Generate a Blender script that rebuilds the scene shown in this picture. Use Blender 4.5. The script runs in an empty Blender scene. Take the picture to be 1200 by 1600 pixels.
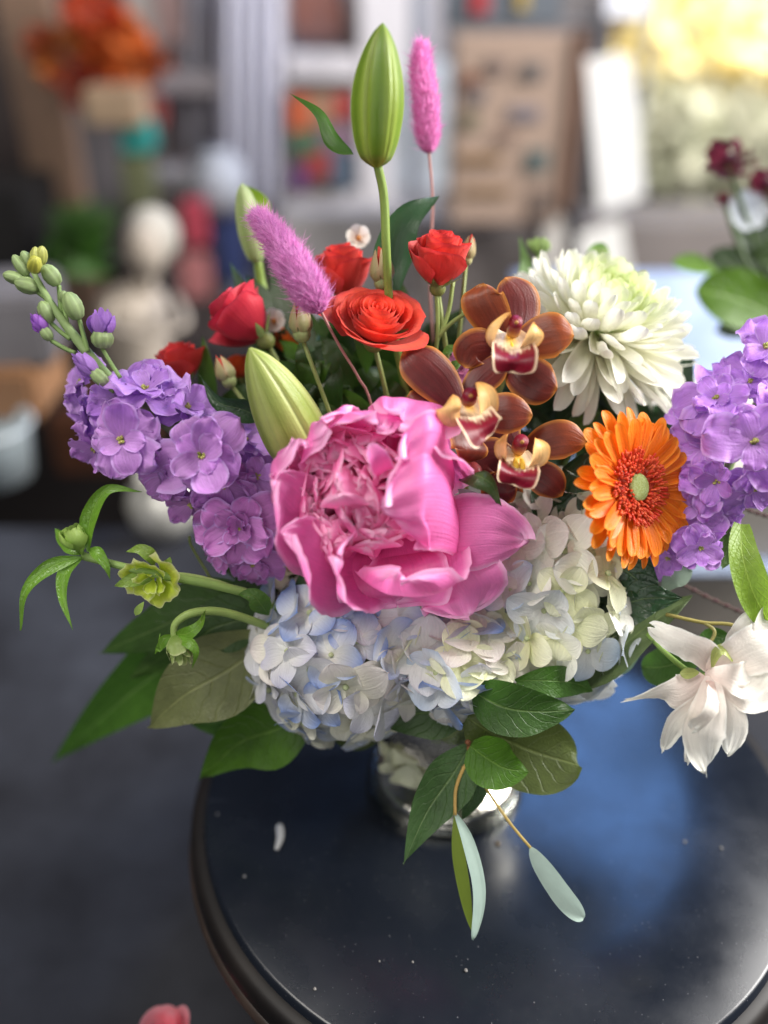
import bpy, math, random
import numpy as np
from math import pi, sin, cos, radians
from mathutils import Vector

# ------------------------------------------------------------------ camera, world, lamps
SC = bpy.context.scene
COL = SC.collection
PITCH = radians(32); CAMH = .43; FOC = 1440.0
cam_d = bpy.data.cameras.new('camera'); cam = bpy.data.objects.new('camera', cam_d); COL.objects.link(cam)
cam.location = (0, 0, CAMH); cam.rotation_euler = (pi/2 - PITCH, 0, 0)
cam_d.sensor_fit = 'VERTICAL'; cam_d.sensor_height = 36; cam_d.lens = 36*FOC/1600
cam_d.clip_start = .02; cam_d.clip_end = 60
cam_d.dof.use_dof = True; cam_d.dof.focus_distance = .436; cam_d.dof.aperture_fstop = 1.9
cam_d.dof.aperture_blades = 0
SC.camera = cam

world = bpy.data.worlds.new('World'); SC.world = world; world.use_nodes = True
wb = world.node_tree.nodes['Background']
wb.inputs[0].default_value = (.80, .86, 1, 1); wb.inputs[1].default_value = .06

def area(name, loc, target, sx, sy, power, col, spread=180):
    l = bpy.data.lights.new(name, 'AREA'); l.shape = 'RECTANGLE'; l.size = sx; l.size_y = sy
    l.energy = power; l.color = col; l.spread = radians(spread)
    o = bpy.data.objects.new(name, l); COL.objects.link(o); o.location = loc
    o.rotation_euler = (Vector(target) - Vector(loc)).to_track_quat('-Z', 'Y').to_euler()
    return o
area('window_light', (.62, 1.85, 1.45), (.1, .4, .1), .5, .9, 11, (.20, .43, 1))
area('side_window_light', (1.7, .6, 1.0), (.05, .4, .15), .7, .8, 46, (1, .98, .95))
area('front_left_fill', (-.75, .1, 1.7), (.0, .42, .15), .8, .8, 19, (1, .95, .88))  # soft fill added above front left to brighten the flower faces
area('camera_side_fill', (-.15, -.75, .75), (.03, .4, .14), 1.1, .9, 4.6, (1, .98, .95))  # added frontal fill behind the camera, stands in for room bounce
area('background_fill', (2.1, 1.0, 2.0), (0, 2.4, -.2), 1.2, 1.0, 90, (1, .97, .93))  # unseen lamp added to brighten the background things
SC.view_settings.view_transform = 'Standard'; SC.view_settings.look = 'None'
SC.view_settings.exposure = .33; SC.view_settings.gamma = 1

# ------------------------------------------------------------------ geometry helpers
RNG = random.Random(7)
R_ = np.array([1., 0, 0]); U_ = np.array([0, sin(PITCH), cos(PITCH)]); F_ = np.array([0, cos(PITCH), -sin(PITCH)])
C_ = np.array([0, 0, CAMH])
def P(px, py, d):                      # a place in the room, measured along the view
    return C_ + d*(F_ + R_*((px-600)/FOC) + U_*((800-py)/FOC))
def V(x, y, z):                        # right, up, towards the viewer
    v = R_*x + U_*y - F_*z
    return v/np.linalg.norm(v)
def S(px, d=.43): return px*d/FOC
def A(*v): return np.array(v, float)
def nrm(v):
    v = np.asarray(v, float); n = np.linalg.norm(v, axis=-1, keepdims=True); return v/np.maximum(n, 1e-9)
def wall_pt(px, py, Y):                # same, on an upright plane at distance Y
    v = (800-py)/FOC; k = Y/(cos(PITCH)+v*sin(PITCH))
    return A(k*(px-600)/FOC, Y, CAMH + k*(v*cos(PITCH)-sin(PITCH)))
def spline(pts, n, ts=None):
    p = np.asarray(pts, float)
    if len(p) == 2: p = np.array([p[0], (p[0]+p[1])/2, p[1]])
    q = np.vstack([2*p[0]-p[1], p, 2*p[-1]-p[-2]])
    ts = np.linspace(0, 1, n) if ts is None else ts
    s = np.clip(np.asarray(ts)*(len(p)-1), 0, len(p)-1-1e-6); i = s.astype(int); f = (s-i)[:, None]
    a, b, c, d = q[i], q[i+1], q[i+2], q[i+3]
    return .5*(2*b+(c-a)*f+(2*a-5*b+4*c-d)*f**2+(3*b-a-3*c+d)*f**3)

class MB:
    def __init__(s): s.v = []; s.f = []; s.uv = []; s.c = []; s.n = 0
    def grid(s, pos, uv, col, closed=False):
        nv, nu = pos.shape[:2]
        s.v.append(pos.reshape(-1, 3)); s.uv.append(uv.reshape(-1, 2))
        s.c.append(np.broadcast_to(np.asarray(col, float), (nv, nu, 3)).reshape(-1, 3))
        b = s.n
        for j in range(nv-1):
            for i in range(nu-1):
                a = b+j*nu+i; s.f.append((a, a+1, a+nu+1, a+nu))
            if closed:
                a = b+j*nu+nu-1; s.f.append((a, b+j*nu, b+(j+1)*nu, a+nu))
        s.n += nv*nu
        return s
    def build(s, name, mat, parent=None, smooth=True):
        root = parent
        while root is not None and root.parent is not None: root = root.parent
        off = np.array(root.location) if root is not None else np.zeros(3)
        me = bpy.data.meshes.new(name)
        v = np.vstack(s.v)-off
        me.from_pydata(v.tolist(), [], s.f); me.update()
        li = np.empty(len(me.loops), int); me.loops.foreach_get('vertex_index', li)
        uvl = me.uv_layers.new(name='UVMap'); uvl.data.foreach_set('uv', np.vstack(s.uv)[li].astype('f').ravel())
        ca = me.color_attributes.new('col', 'FLOAT_COLOR', 'POINT')
        c = np.vstack(s.c); ca.data.foreach_set('color', np.hstack([c, np.ones((len(c), 1))]).astype('f').ravel())
        if smooth: me.polygons.foreach_set('use_smooth', [True]*len(me.polygons))
        me.materials.append(mat)
        o = bpy.data.objects.new(name, me); COL.objects.link(o)
        if parent is not None: o.parent = parent
        return o

def tag(o, label=None, cat=None, group=None, kind=None):
    if label: o['label'] = label
    if cat: o['category'] = cat
    if group: o['group'] = group
    if kind: o['kind'] = kind
    return o
def thing(name, label, cat, loc, group=None):
    o = bpy.data.objects.new(name, None); COL.objects.link(o); o.empty_display_size = .01
    o.location = [float(x) for x in loc]
    return tag(o, label, cat, group)

def width(v, w0, vm, pb, ta, tb):
    a = w0+(1-w0)*np.sin(pi/2*np.clip(v/vm, 0, 1))**pb
    t = np.clip((v-vm)/(1-vm), 0, 1)
    return np.where(v < vm, a, np.maximum(1-t**ta, 0)**tb)
SH = dict(leaf=(.04, .42, 1.0, 1.5, .95), oval=(.1, .5, .8, 2, .62), obov=(.14, .66, 1.1, 2.2, .5), lance=(.05, .35, .8, 1.15, 1.0),
          strap=(.5, .75, 1, 2.4, .5), round=(.18, .58, .75, 2, .5), sepal=(.35, .5, .8, 1.9, .6), spoon=(.3, .6, .9, 2.2, .55),
          heart=(.3, .32, .6, 1.7, .85))
def lerp(a, b, t):
    t = np.asarray(t)[..., None]; return np.asarray(a, float)*(1-t)+np.asarray(b, float)*t
def sm(a, b, x):
    t = np.clip((x-a)/(b-a), 0, 1); return t*t*(3-2*t)

def ribbon(mb, pts, w, shape='leaf', nh=None, roll=(0, 0), cup=0, fold=0, ruf=0, rf=2.5, notch=0, rag=0, wav=0,
           nu=8, nv=12, col=(.5, .5, .5), seed=None, jit=0, side=None, fray=0):
    r = random.Random(seed if seed is not None else RNG.random())
    s = np.linspace(0, 1, nv+1); v = 1-(1-s)**1.45
    c = spline(pts, 0, v); T = nrm(np.gradient(c, v, axis=0))
    if nh is None: nh = V(0, 0, 1)
    ax = nrm(pts[-1]-np.asarray(pts[0], float)) if np.linalg.norm(np.asarray(pts[-1])-pts[0]) > 1e-5 else T[0]
    S0 = nrm(np.cross(ax, nh)) if side is None else nrm(side)
    Sd = nrm(S0[None]-T*(T@S0)[:, None]); N = np.cross(Sd, T)
    if not isinstance(roll, (tuple, list)): roll = (roll, roll)
    ro = (roll[0]+(roll[1]-roll[0])*v)[:, None]
    Sr = Sd*np.cos(ro)+N*np.sin(ro); Nr = N*np.cos(ro)-Sd*np.sin(ro)
    sh = SH[shape] if isinstance(shape, str) else shape
    ww = width(v, *sh)*w*.5
    u = np.linspace(-1, 1, nu+1)
    Ug, Vg = np.meshgrid(u, v); W = ww[:, None]
    ph = r.uniform(0, 6.28); ph2 = r.uniform(0, 6.28)
    cg = cup if np.ndim(cup) == 0 else (cup[0]+(cup[1]-cup[0])*Vg)
    if np.ndim(cg) == 0: cg = np.full_like(Ug, cg)
    cs = np.where(np.abs(cg) < 1e-3, 1e-3, cg)
    X = W*np.sin(Ug*cs)/cs; Z = W*(1-np.cos(Ug*cs))/cs
    Z = Z+fold*W*np.abs(Ug)**1.2
    sg = np.sin(Vg*rf*2*pi+ph+Ug*1.2)*.6+np.sin(Vg*rf*3.7*pi+ph2+np.sign(Ug)*2)*.4
    edge = np.abs(Ug)**2*sm(.05, .4, Vg)+sm(.7, 1, Vg)*.5
    Z = Z+ruf*w*.5*sg*edge+ruf*w*.3*np.sin(Ug*rf*2.2+ph)*sm(.5, 1, Vg)
    Z = Z+wav*w*np.sin(Vg*5+ph+Ug)*.12
    L = np.linalg.norm(np.diff(c, axis=0), axis=1).sum()
    dT = -notch*L*np.exp(-(Ug/.3)**2)*sm(.6, 1, Vg)+rag*L*(np.sin(Ug*4+ph)*.6+np.sin(Ug*9+ph2)*.4)*sm(.55, 1, Vg)
    X = X*(1+rag*.6*np.sin(Vg*9+ph2+np.sign(Ug)))
    pos = c[:, None]+Sr[:, None]*X[..., None]+Nr[:, None]*Z[..., None]+T[:, None]*dT[..., None]
    if fray:
        fr = np.array([r.uniform(-1, 1) for _ in range(nu+1)])*.6+np.sin(u*17+ph)*.5
        pos = pos+T[:, None]*(fr[None]*fray*L*sm(.82, 1, Vg))[..., None]+Nr[:, None]*(np.sin(Ug*13+Vg*9+ph2)*fray*.5*L*sm(.6, 1, np.maximum(np.abs(Ug), Vg)))[..., None]
        ef = np.array([r.uniform(-1, 1) for _ in range(nv+1)])[:, None]*sm(.7, 1, np.abs(Ug))*sm(.3, .6, Vg)*np.sign(Ug)
        pos = pos+Sr[:, None]*(ef*fray*w*.6)[..., None]
    if jit: pos = pos+jit*w*np.array([[[r.uniform(-1, 1) for _ in range(3)] for _ in range(nu+1)] for _ in range(nv+1)])
    C = col(Ug, Vg) if callable(col) else col
    mb.grid(pos, np.stack([Ug*.5+.5, Vg], -1), C)
    return mb

def bent(mb, base, d, n, L, w, b0=0, b1=0, **k):
    """petal that starts along d and bends towards n: b0 rad evenly, b1 rad towards the tip"""
    d = nrm(d); n = nrm(n-d*np.dot(n, d)); m = 7; p = [np.array(base, float)]
    for i in range(m):
        t = (i+.5)/m; a = b0*t+b1*t*t
        p.append(p[-1]+(d*cos(a)+n*sin(a))*L/m)
    return ribbon(mb, p, w, nh=n, **k)

def frame(a):
    a = nrm(a); h = A(0, 0, 1) if abs(a[2]) < .9 else A(1, 0, 0)
    x = nrm(np.cross(h, a)); return x, np.cross(a, x), a

def tube(mb, pts, r, n=8, m=None, col=(.2, .35, .08), cap=True):
    m = m or max(6, 4*len(pts)); c = spline(pts, m); t = np.linspace(0, 1, m)
    rr = np.interp(t, np.linspace(0, 1, len(r)), r) if np.ndim(r) else np.full(m, r)
    if cap: rr = rr.copy(); c = np.vstack([c[0], c, c[-1]]); rr = np.concatenate([[rr[0]*.02], rr, [rr[-1]*.02]]); t = np.concatenate([[0], t, [1]])
    T = nrm(np.gradient(c, axis=0)+1e-12)
    if cap: T[0] = T[1] = T[2]; T[-1] = T[-2] = T[-3]
    x = frame(T[0])[0]; X = []
    for q in T: x = nrm(x-q*np.dot(q, x)); X.append(x)
    X = np.array(X); Y = np.cross(T, X); a = np.arange(n)*2*pi/n
    pos = c[:, None]+(X[:, None]*np.cos(a)[None, :, None]+Y[:, None]*np.sin(a)[None, :, None])*rr[:, None, None]
    Ug, Vg = np.meshgrid(a/(2*pi), t)
    C = col(Ug, Vg) if callable(col) else col
    return mb.grid(pos, np.stack([Ug, Vg], -1), C, closed=True)

def lathe(mb, c, axis, prof, n=32, col=(.5, .5, .5), mod=None, noise=0):
    """prof: list of (radius, height along the axis)"""
    x, y, z = frame(axis); a = np.arange(n)*2*pi/n; pr = np.array(prof, float); m = len(pr)
    Ag, Vg = np.meshgrid(a, np.linspace(0, 1, m)); R = pr[:, 0][:, None]*np.ones(n)
    if mod is not None: R = R*mod(Ag, Vg)
    if noise: R = R*(1+noise*np.random.RandomState(3).uniform(-1, 1, R.shape))
    pos = np.asarray(c)+x*(R*np.cos(Ag))[..., None]+y*(R*np.sin(Ag))[..., None]+z*(pr[:, 1][:, None]*np.ones(n))[..., None]
    C = col(Ag, Vg) if callable(col) else col
    return mb.grid(pos, np.stack([Ag/(2*pi), Vg], -1), C, closed=True)
def bead(mb, c, r, axis=(0, 0, 1), k=1.0, n=12, m=8, col=(.5, .5, .5), mod=None, noise=0):
    t = np.linspace(-pi/2, pi/2, m+1)
    return lathe(mb, c, axis, [(max(r*cos(a), r*.01), k*r*sin(a)) for a in t], n, col, mod, noise)
def box(mb, c, sx, sy, sz, bev=.004, rz=0, col=(.5, .5, .5)):
    import bmesh
    bm = bmesh.new(); bmesh.ops.create_cube(bm, size=1)
    for v in bm.verts: v.co = Vector((v.co.x*sx, v.co.y*sy, v.co.z*sz))
    if bev: bmesh.ops.bevel(bm, geom=bm.edges[:], offset=min(bev, .4*min(sx, sy, sz)), segments=2, affect='EDGES')
    cr, sr = cos(rz), sin(rz); bm.verts.index_update()
    vs = np.array([(v.co.x*cr-v.co.y*sr, v.co.x*sr+v.co.y*cr, v.co.z) for v in bm.verts])+np.asarray(c, float)
    mb.v.append(vs); mb.uv.append(vs[:, [0, 2]]*1.0); mb.c.append(np.tile(np.array(col, float), (len(vs), 1)))
    for f in bm.faces: mb.f.append(tuple(v.index+mb.n for v in f.verts))
    mb.n += len(vs); bm.free(); return mb

# ------------------------------------------------------------------ materials
def N(nt, t, **k):
    n = nt.nodes.new(t)
    for a, b in k.items(): setattr(n, a, b)
    return n
def math_n(nt, op, a, b=None, c=None):
    n = N(nt, 'ShaderNodeMath', operation=op)
    for i, x in enumerate((a, b, c)):
        if x is None: continue
        if isinstance(x, (int, float)): n.inputs[i].default_value = x
        else: nt.links.new(x, n.inputs[i])
    return n.outputs[0]
def mix_c(nt, f, a, b, mode='MIX'):
    n = N(nt, 'ShaderNodeMix', data_type='RGBA', blend_type=mode)
    for i, x in zip((0, 6, 7), (f, a, b)):
        if isinstance(x, (int, float)): n.inputs[i].default_value = x
        elif isinstance(x, tuple): n.inputs[i].default_value = (*x, 1)
        else: nt.links.new(x, n.inputs[i])
    return n.outputs[2]
def noise_n(nt, vec, scale, detail=3, rough=.55):
    n = N(nt, 'ShaderNodeTexNoise'); n.inputs['Scale'].default_value = scale; n.inputs['Detail'].default_value = detail
    n.inputs['Roughness'].default_value = rough
    if vec is not None: nt.links.new(vec, n.inputs['Vector'])
    return n.outputs[0]
def newmat(name):
    m = bpy.data.materials.new(name); m.use_nodes = True; nt = m.node_tree; nt.nodes.clear()
    return m, nt, N(nt, 'ShaderNodeOutputMaterial')

def organic(name, trans=.35, rough=.5, spec=.3, vein=.25, vs=34, mott=.12, bump=.3, leafy=False, gain=1.5, sheen=0, back=None, wet=0):
    m, nt, out = newmat(name); L = nt.links.new
    at = N(nt, 'ShaderNodeAttribute', attribute_name='col').outputs['Color']
    uv = N(nt, 'ShaderNodeUVMap').outputs[0]; tc = N(nt, 'ShaderNodeTexCoord').outputs['Object']
    mp = N(nt, 'ShaderNodeMapping'); mp.inputs['Scale'].default_value = (vs, 1.6, 1); L(uv, mp.inputs[0])
    vn = noise_n(nt, mp.outputs[0], 1.0, 3)
    mo = noise_n(nt, tc, 160, 3)
    fine = noise_n(nt, tc, 900, 2)
    col = at; hgt = math_n(nt, 'MULTIPLY', vn, 1.0)
    if leafy:
        sx = N(nt, 'ShaderNodeSeparateXYZ'); L(uv, sx.inputs[0]); u, v = sx.outputs[0], sx.outputs[1]
        au = math_n(nt, 'ABSOLUTE', math_n(nt, 'SUBTRACT', u, .5))
        wob = math_n(nt, 'MULTIPLY', math_n(nt, 'SUBTRACT', noise_n(nt, tc, 60, 2), .5), .22)
        ph = math_n(nt, 'FRACT', math_n(nt, 'MULTIPLY', math_n(nt, 'ADD', math_n(nt, 'SUBTRACT', v, math_n(nt, 'MULTIPLY', au, .55)), wob), leafy))
        pk = math_n(nt, 'ABSOLUTE', math_n(nt, 'SUBTRACT', ph, .5))      # 0 at vein
        side = N(nt, 'ShaderNodeMapRange'); L(pk, side.inputs[0]); side.inputs[1].default_value = 0; side.inputs[2].default_value = .07
        side.inputs[3].default_value = 1; side.inputs[4].default_value = 0
        mid = N(nt, 'ShaderNodeMapRange'); L(au, mid.inputs[0]); mid.inputs[1].default_value = .008; mid.inputs[2].default_value = .028
        mid.inputs[3].default_value = 1; mid.inputs[4].default_value = 0
        vm = math_n(nt, 'MAXIMUM', math_n(nt, 'MULTIPLY', side.outputs[0], vein), mid.outputs[0])
        light = mix_c(nt, 1.0, at, (1.9, 1.75, 1.7), 'MULTIPLY')
        light = mix_c(nt, .25, light, (.35, .42, .18))
        col = mix_c(nt, math_n(nt, 'MULTIPLY', vm, .6), at, light)
        vor = N(nt, 'ShaderNodeTexVoronoi'); vor.feature = 'DISTANCE_TO_EDGE'; vor.inputs['Scale'].default_value = 420; L(tc, vor.inputs['Vector'])
        hgt = math_n(nt, 'SUBTRACT', math_n(nt, 'MULTIPLY', side.outputs[0], -.35), math_n(nt, 'MULTIPLY', vm, .8))
        hgt = math_n(nt, 'ADD', hgt, math_n(nt, 'MULTIPLY', vor.outputs[0], .5))
    else:
        k = math_n(nt, 'MULTIPLY_ADD', math_n(nt, 'SUBTRACT', vn, .5), -vein*2, 1.0)
        cc = N(nt, 'ShaderNodeCombineColor')
        for i in range(3): L(k, cc.inputs[i])
        col = mix_c(nt, 1.0, col, cc.outputs[0], 'MULTIPLY')
    k = math_n(nt, 'MULTIPLY_ADD', math_n(nt, 'SUBTRACT', mo, .5), mott*2, 1.0)
    cc = N(nt, 'ShaderNodeCombineColor')
    for i in range(3): L(k, cc.inputs[i])
    col = mix_c(nt, 1.0, col, cc.outputs[0], 'MULTIPLY')
    if back is not None:
        geo = N(nt, 'ShaderNodeNewGeometry').outputs['Backfacing']
        col = mix_c(nt, math_n(nt, 'MULTIPLY', geo, back[3]), col, tuple(back[:3]))
    b = N(nt, 'ShaderNodeBump'); b.inputs['Strength'].default_value = bump; b.inputs['Distance'].default_value = .0012
    L(math_n(nt, 'ADD', hgt, math_n(nt, 'MULTIPLY', fine, .35)), b.inputs['Height'])
    p = N(nt, 'ShaderNodeBsdfPrincipled'); L(col, p.inputs['Base Color']); L(b.outputs[0], p.inputs['Normal'])
    p.inputs['Roughness'].default_value = rough; p.inputs['Specular IOR Level'].default_value = spec
    p.inputs['Sheen Weight'].default_value = sheen
    if wet: p.inputs['Coat Weight'].default_value = wet; p.inputs['Coat Roughness'].default_value = .2
    t = N(nt, 'ShaderNodeBsdfTranslucent'); L(b.outputs[0], t.inputs['Normal'])
    g = mix_c(nt, 1.0, col, (gain, gain, gain), 'MULTIPLY'); L(g, t.inputs[0])
    mx = N(nt, 'ShaderNodeMixShader'); mx.inputs[0].default_value = trans
    L(p.outputs[0], mx.inputs[1]); L(t.outputs[0], mx.inputs[2]); L(mx.outputs[0], out.inputs[0])
    return m

def plain(name, col, rough=.6, metal=0, n1=None, nsc=20, namt=.3, bump=0, spec=.5, attr=False, bsc=None):
    m, nt, out = newmat(name); L = nt.links.new
    tc = N(nt, 'ShaderNodeTexCoord').outputs['Object']
    f = noise_n(nt, tc, nsc, 5)
    base = N(nt, 'ShaderNodeAttribute', attribute_name='col').outputs['Color'] if attr else col
    c2 = n1 or tuple(x*(1-namt) for x in (col or (.5, .5, .5)))
    r = N(nt, 'ShaderNodeMapRange'); L(f, r.inputs[0]); r.inputs[1].default_value = .3; r.inputs[2].default_value = .7
    if attr: c = mix_c(nt, math_n(nt, 'MULTIPLY', r.outputs[0], namt), base, mix_c(nt, 1.0, base, (.4, .4, .4), 'MULTIPLY'))
    else: c = mix_c(nt, r.outputs[0], base, c2)
    p = N(nt, 'ShaderNodeBsdfPrincipled'); L(c, p.inputs['Base Color'])
    p.inputs['Roughness'].default_value = rough; p.inputs['Metallic'].default_value = metal; p.inputs['Specular IOR Level'].default_value = spec
    if bump:
        b = N(nt, 'ShaderNodeBump'); b.inputs['Strength'].default_value = bump; b.inputs['Distance'].default_value = .002
        L(noise_n(nt, tc, bsc or nsc*4, 4), b.inputs['Height']); L(b.outputs[0], p.inputs['Normal'])
    L(p.outputs[0], out.inputs[0]); return m

M_pet = organic('petal_soft', trans=.36, rough=.48, vein=.16, vs=30, mott=.07, bump=.35)
M_peony = organic('peony_petal', trans=.28, rough=.46, vein=.10, vs=40, mott=.10, bump=.4, spec=.4, wet=.12)
M_rose = organic('rose_petal', trans=.28, rough=.5, vein=.1, vs=24, mott=.08, bump=.22, sheen=.1, gain=1.3)
M_orch = organic('orchid_petal', trans=.10, rough=.42, vein=.42, vs=12, mott=.2, bump=.25, spec=.35, wet=0)
M_hyd = organic('hydrangea_petal', trans=.22, rough=.52, vein=.16, vs=18, mott=.08, bump=.6, gain=1.15)
M_stock = organic('stock_petal', trans=.2, rough=.5, vein=.28, vs=14, mott=.12, bump=.45)
M_gerb = organic('gerbera_petal', trans=.22, rough=.42, vein=.22, vs=9, mott=.06, bump=.6, wet=.15)
M_white = organic('white_petal', trans=.28, rough=.5, vein=.08, vs=14, mott=.04, bump=.4, gain=1.1)
M_leaf = organic('leaf_soft', trans=.32, rough=.46, vein=.3, leafy=8, mott=.32, bump=.5, spec=.45, gain=1.8, back=(.20, .25, .13, .55))
M_leafg = organic('leaf_glossy', trans=.18, rough=.3, vein=.3, leafy=7, mott=.3, bump=.5, spec=.5, gain=1.8)
M_blade = organic('blade_leaf', trans=.25, rough=.36, vein=.2, vs=18, mott=.15, bump=.4, spec=.5, gain=1.8)
M_euc = organic('eucalyptus_leaf', trans=.25, rough=.6, vein=.06, vs=6, mott=.1, bump=.12, spec=.2, gain=1.3)
M_stem = organic('stem_skin', trans=.1, rough=.45, vein=.2, vs=8, mott=.2, bump=.3)
M_bud = organic('bud_skin', trans=.15, rough=.38, vein=.14, vs=60, mott=.08, bump=.35, spec=.45)
M_hair = organic('tail_hair', trans=.4, rough=.7, vein=0, mott=.1, bump=0)
M_tab = None

# colour functions
def grad(base, tip, edge=None, es=.5, p=1.0, r=None, var=0):
    k = 1+(RNG.uniform(-var, var) if var else 0)
    base, tip = A(*base)*k, A(*tip)*k
    def f(U, W):
        c = lerp(base, tip, np.clip(W, 0, 1)**p)
        if edge is not None:
            e = np.maximum(sm(es, 1, np.abs(U))*sm(.0, .3, W), sm(es+(1-es)*.4, 1, W)); c = c*(1-e[..., None])+A(*edge)*e[..., None]
        return c
    return f
TABX, TABY, TABR = .065, .379, .180
VX, VY = .037, .386
MOUTH = A(VX, VY, .105)
def stem_to_vase(parent, p, r=.0018, col=(.16, .27, .06), sag=None, dz=0, name='stem'):
    a = RNG.uniform(0, 6.28); q = MOUTH+A(cos(a), sin(a), 0)*.02
    p = np.asarray(p, float); d = nrm(q-p); mid = (p+q)/2+A(0, 0, 1)*(.0)+(sag if sag is not None else A(0, 0, 0))
    mb = MB(); tube(mb, [p, mid, q, q+A(0, 0, -.06)], r, 7, col=col)
    return mb.build(name, M_stem, parent)

# ------------------------------------------------------------------ the setting
ZC = -.12
M_slate = plain('slate', (.042, .045, .056), .65, n1=(.014, .014, .017), nsc=9, bump=.25, spec=.15, bsc=60)
mb = MB(); box(mb, (-.1, .27, ZC-.02), 2.6, 1.16, .04, .003, col=(.1, .1, .1))
tag(mb.build('counter_surface', M_slate, smooth=False), kind='structure')
mb = MB(); box(mb, (0, 2.5, -.95), 9, 7, .04, 0)
tag(mb.build('floor', plain('shop_floor', (.16, .14, .13), .5, nsc=2), smooth=False), kind='structure')
WY = 2.6
def wallbox(name, x0, x1, Y, col, lab=None, z1=1.3):
    a, b = wall_pt(x0, 300, Y), wall_pt(x1, 300, Y)
    mb = MB(); box(mb, ((a[0]+b[0])/2, Y+.05, (z1-.95)/2), b[0]-a[0], .1, z1+.95, 0)
    return tag(mb.build(name, plain(name, col, .8, nsc=3, namt=.35), smooth=False), kind='structure')
wallbox('back_wall', -900, 300, WY, (.075, .055, .05))
wallbox('back_wall_pale', 300, 690, WY+.01, (.50, .48, .52))
wallbox('back_wall_grey', 690, 930, WY, (.22, .20, .20))
mb = MB(); g = 60                                              # pavement and garden outside
box(mb, (2.2, 5.5, -.75), 5, 5.6, .1, 0)
tag(mb.build('pavement', plain('pavement', (.13, .12, .12), .8, nsc=2), smooth=False), kind='structure')
rs = np.random.RandomState(5)
def hedge(name, label, px, py, Y, rx, rz, col, n1):
    c = wall_pt(px, py, Y); mb = MB()
    h = thing(name, label, 'shrub', (c[0], Y, -.7), 'shrubs outside the window')
    n = 900
    th = rs.uniform(0, 2*pi, n); ph = np.arccos(rs.uniform(-1, 1, n)); rr = rs.uniform(.55, 1, n)**.6
    for a, b_, r in zip(th, ph, rr):
        q = A(c[0]+rx*r*sin(b_)*cos(a), Y+.3*r*sin(b_)*sin(a), c[2]+rz*r*cos(b_))
        d = nrm(rs.normal(size=3)); k = rs.uniform(.6, 1.3)
        ribbon(mb, [q, q+d*.06, q+d*.12], .075, 'oval', nh=nrm(rs.normal(size=3)), nu=2, nv=3, col=lerp(col, n1, rs.rand())*k, seed=1)
    mb.build('crown', M_pet, h)
    mb = MB(); tube(mb, [A(c[0], Y, -.7), A(c[0], Y, c[2])], .03, 6, col=(.1, .07, .04)); mb.build('trunk', M_stem, h)
hedge('garden_shrub', 'yellow leaved shrub outside the window, high at the upper right', 1090, 40, 4.2, .8, .30, (.78, .68, .30), (.66, .60, .40))
hedge('garden_shrub', 'green shrub outside the window, low down behind the maroon blooms', 1060, 240, 3.9, .36, .24, (.34, .35, .26), (.46, .45, .38))
hedge('garden_shrub', 'pale yellow green shrub outside, seen in the gap beside the tall lily bud', 655, 40, 4.0, .35, .3, (.6, .55, .2), (.5, .5, .25))
mb = MB(); box(mb, (2.4, 6.6, .6), 7, .1, 3.4, 0)
tag(mb.build('garden_wall', plain('garden_wall', (.62, .60, .52), .8, n1=(.40, .42, .30), nsc=1.6), smooth=False), kind='structure')
area('daylight_outside', (1.5, 2.9, 1.7), (1.9, 6.4, -.2), 1.4, 1.0, 230, (1, .97, .88))

def bgbox(name, label, cat, x0, y0, x1, y1, Y, th=.06, col=(.5, .5, .5), n1=None, nsc=8, rz=0, grp=None, parent=None, rough=.6, bev=.006, namt=.3):
    a, b = wall_pt(x0, y0, Y), wall_pt(x1, y1, Y); c = wall_pt((x0+x1)/2, (y0+y1)/2, Y)
    w = abs(wall_pt(x1, (y0+y1)/2, Y)[0]-wall_pt(x0, (y0+y1)/2, Y)[0]); h = abs(a[2]-b[2]); cz = (a[2]+b[2])/2
    mb = MB(); root = parent
    if parent is None: root = None
    box(mb, (c[0], Y+th/2, cz), w, th, h, bev, rz)
    o = mb.build(name, plain(name, col, rough, n1=n1, nsc=nsc, namt=namt), root, smooth=False)
    if parent is None: tag(o, label, cat, grp)
    return o
def bthing(name, label, cat, px, py, Y, grp=None):
    return thing(name, label, cat, wall_pt(px, py, Y), grp)
# --- left: post, dark doors, dried flowers
bgbox('wooden_post', 'brown wooden post leaning at the far left edge', 'post', 25, -160, 105, 520, 2.0, .06, (.30, .19, .13), nsc=4)
bgbox('room_divider', 'dark grey panel standing right of the brown post', 'panel', 95, -100, 170, 420, 2.1, .05, (.13, .12, .13))
bgbox('dark_cabinet', 'near black cabinet under the white statue', 'cabinet', -80, 640, 470, 900, 1.45, .3, (.012, .009, .009), nsc=5)
bgbox('black_box', 'black box low at the left edge', 'box', -70, 300, 45, 440, 1.7, .2, (.006, .005, .005))
bgbox('cream_carton', 'cream carton below the dried orange blooms', 'carton', 130, 138, 215, 200, 1.8, .1, (.40, .28, .18))
bgbox('teal_tin', 'small teal tin under the cream carton', 'tin', 185, 192, 232, 242, 1.85, .08, (.03, .28, .25))
bgbox('olive_roll', 'olive green wrapped roll below the teal tin', 'roll', 190, 246, 235, 330, 1.85, .06, (.13, .14, .07))
bgbox('mauve_box', 'dusty mauve box high on the shelf', 'box', 242, -40, 312, 72, 2.2, .1, (.36, .24, .23))
bgbox('grey_carton', 'pale grey carton beside the mauve box', 'carton', 196, -30, 240, 70, 2.2, .1, (.42, .38, .36))
bgbox('shelf_board', 'grey shelf board with small red things on it', 'shelf', 205, 115, 350, 150, 2.15, .15, (.33, .30, .32))
bgbox('red_jar', 'small dull red jar below the grey shelf board', 'jar', 222, 155, 252, 200, 2.1, .05, (.35, .07, .06))
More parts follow.
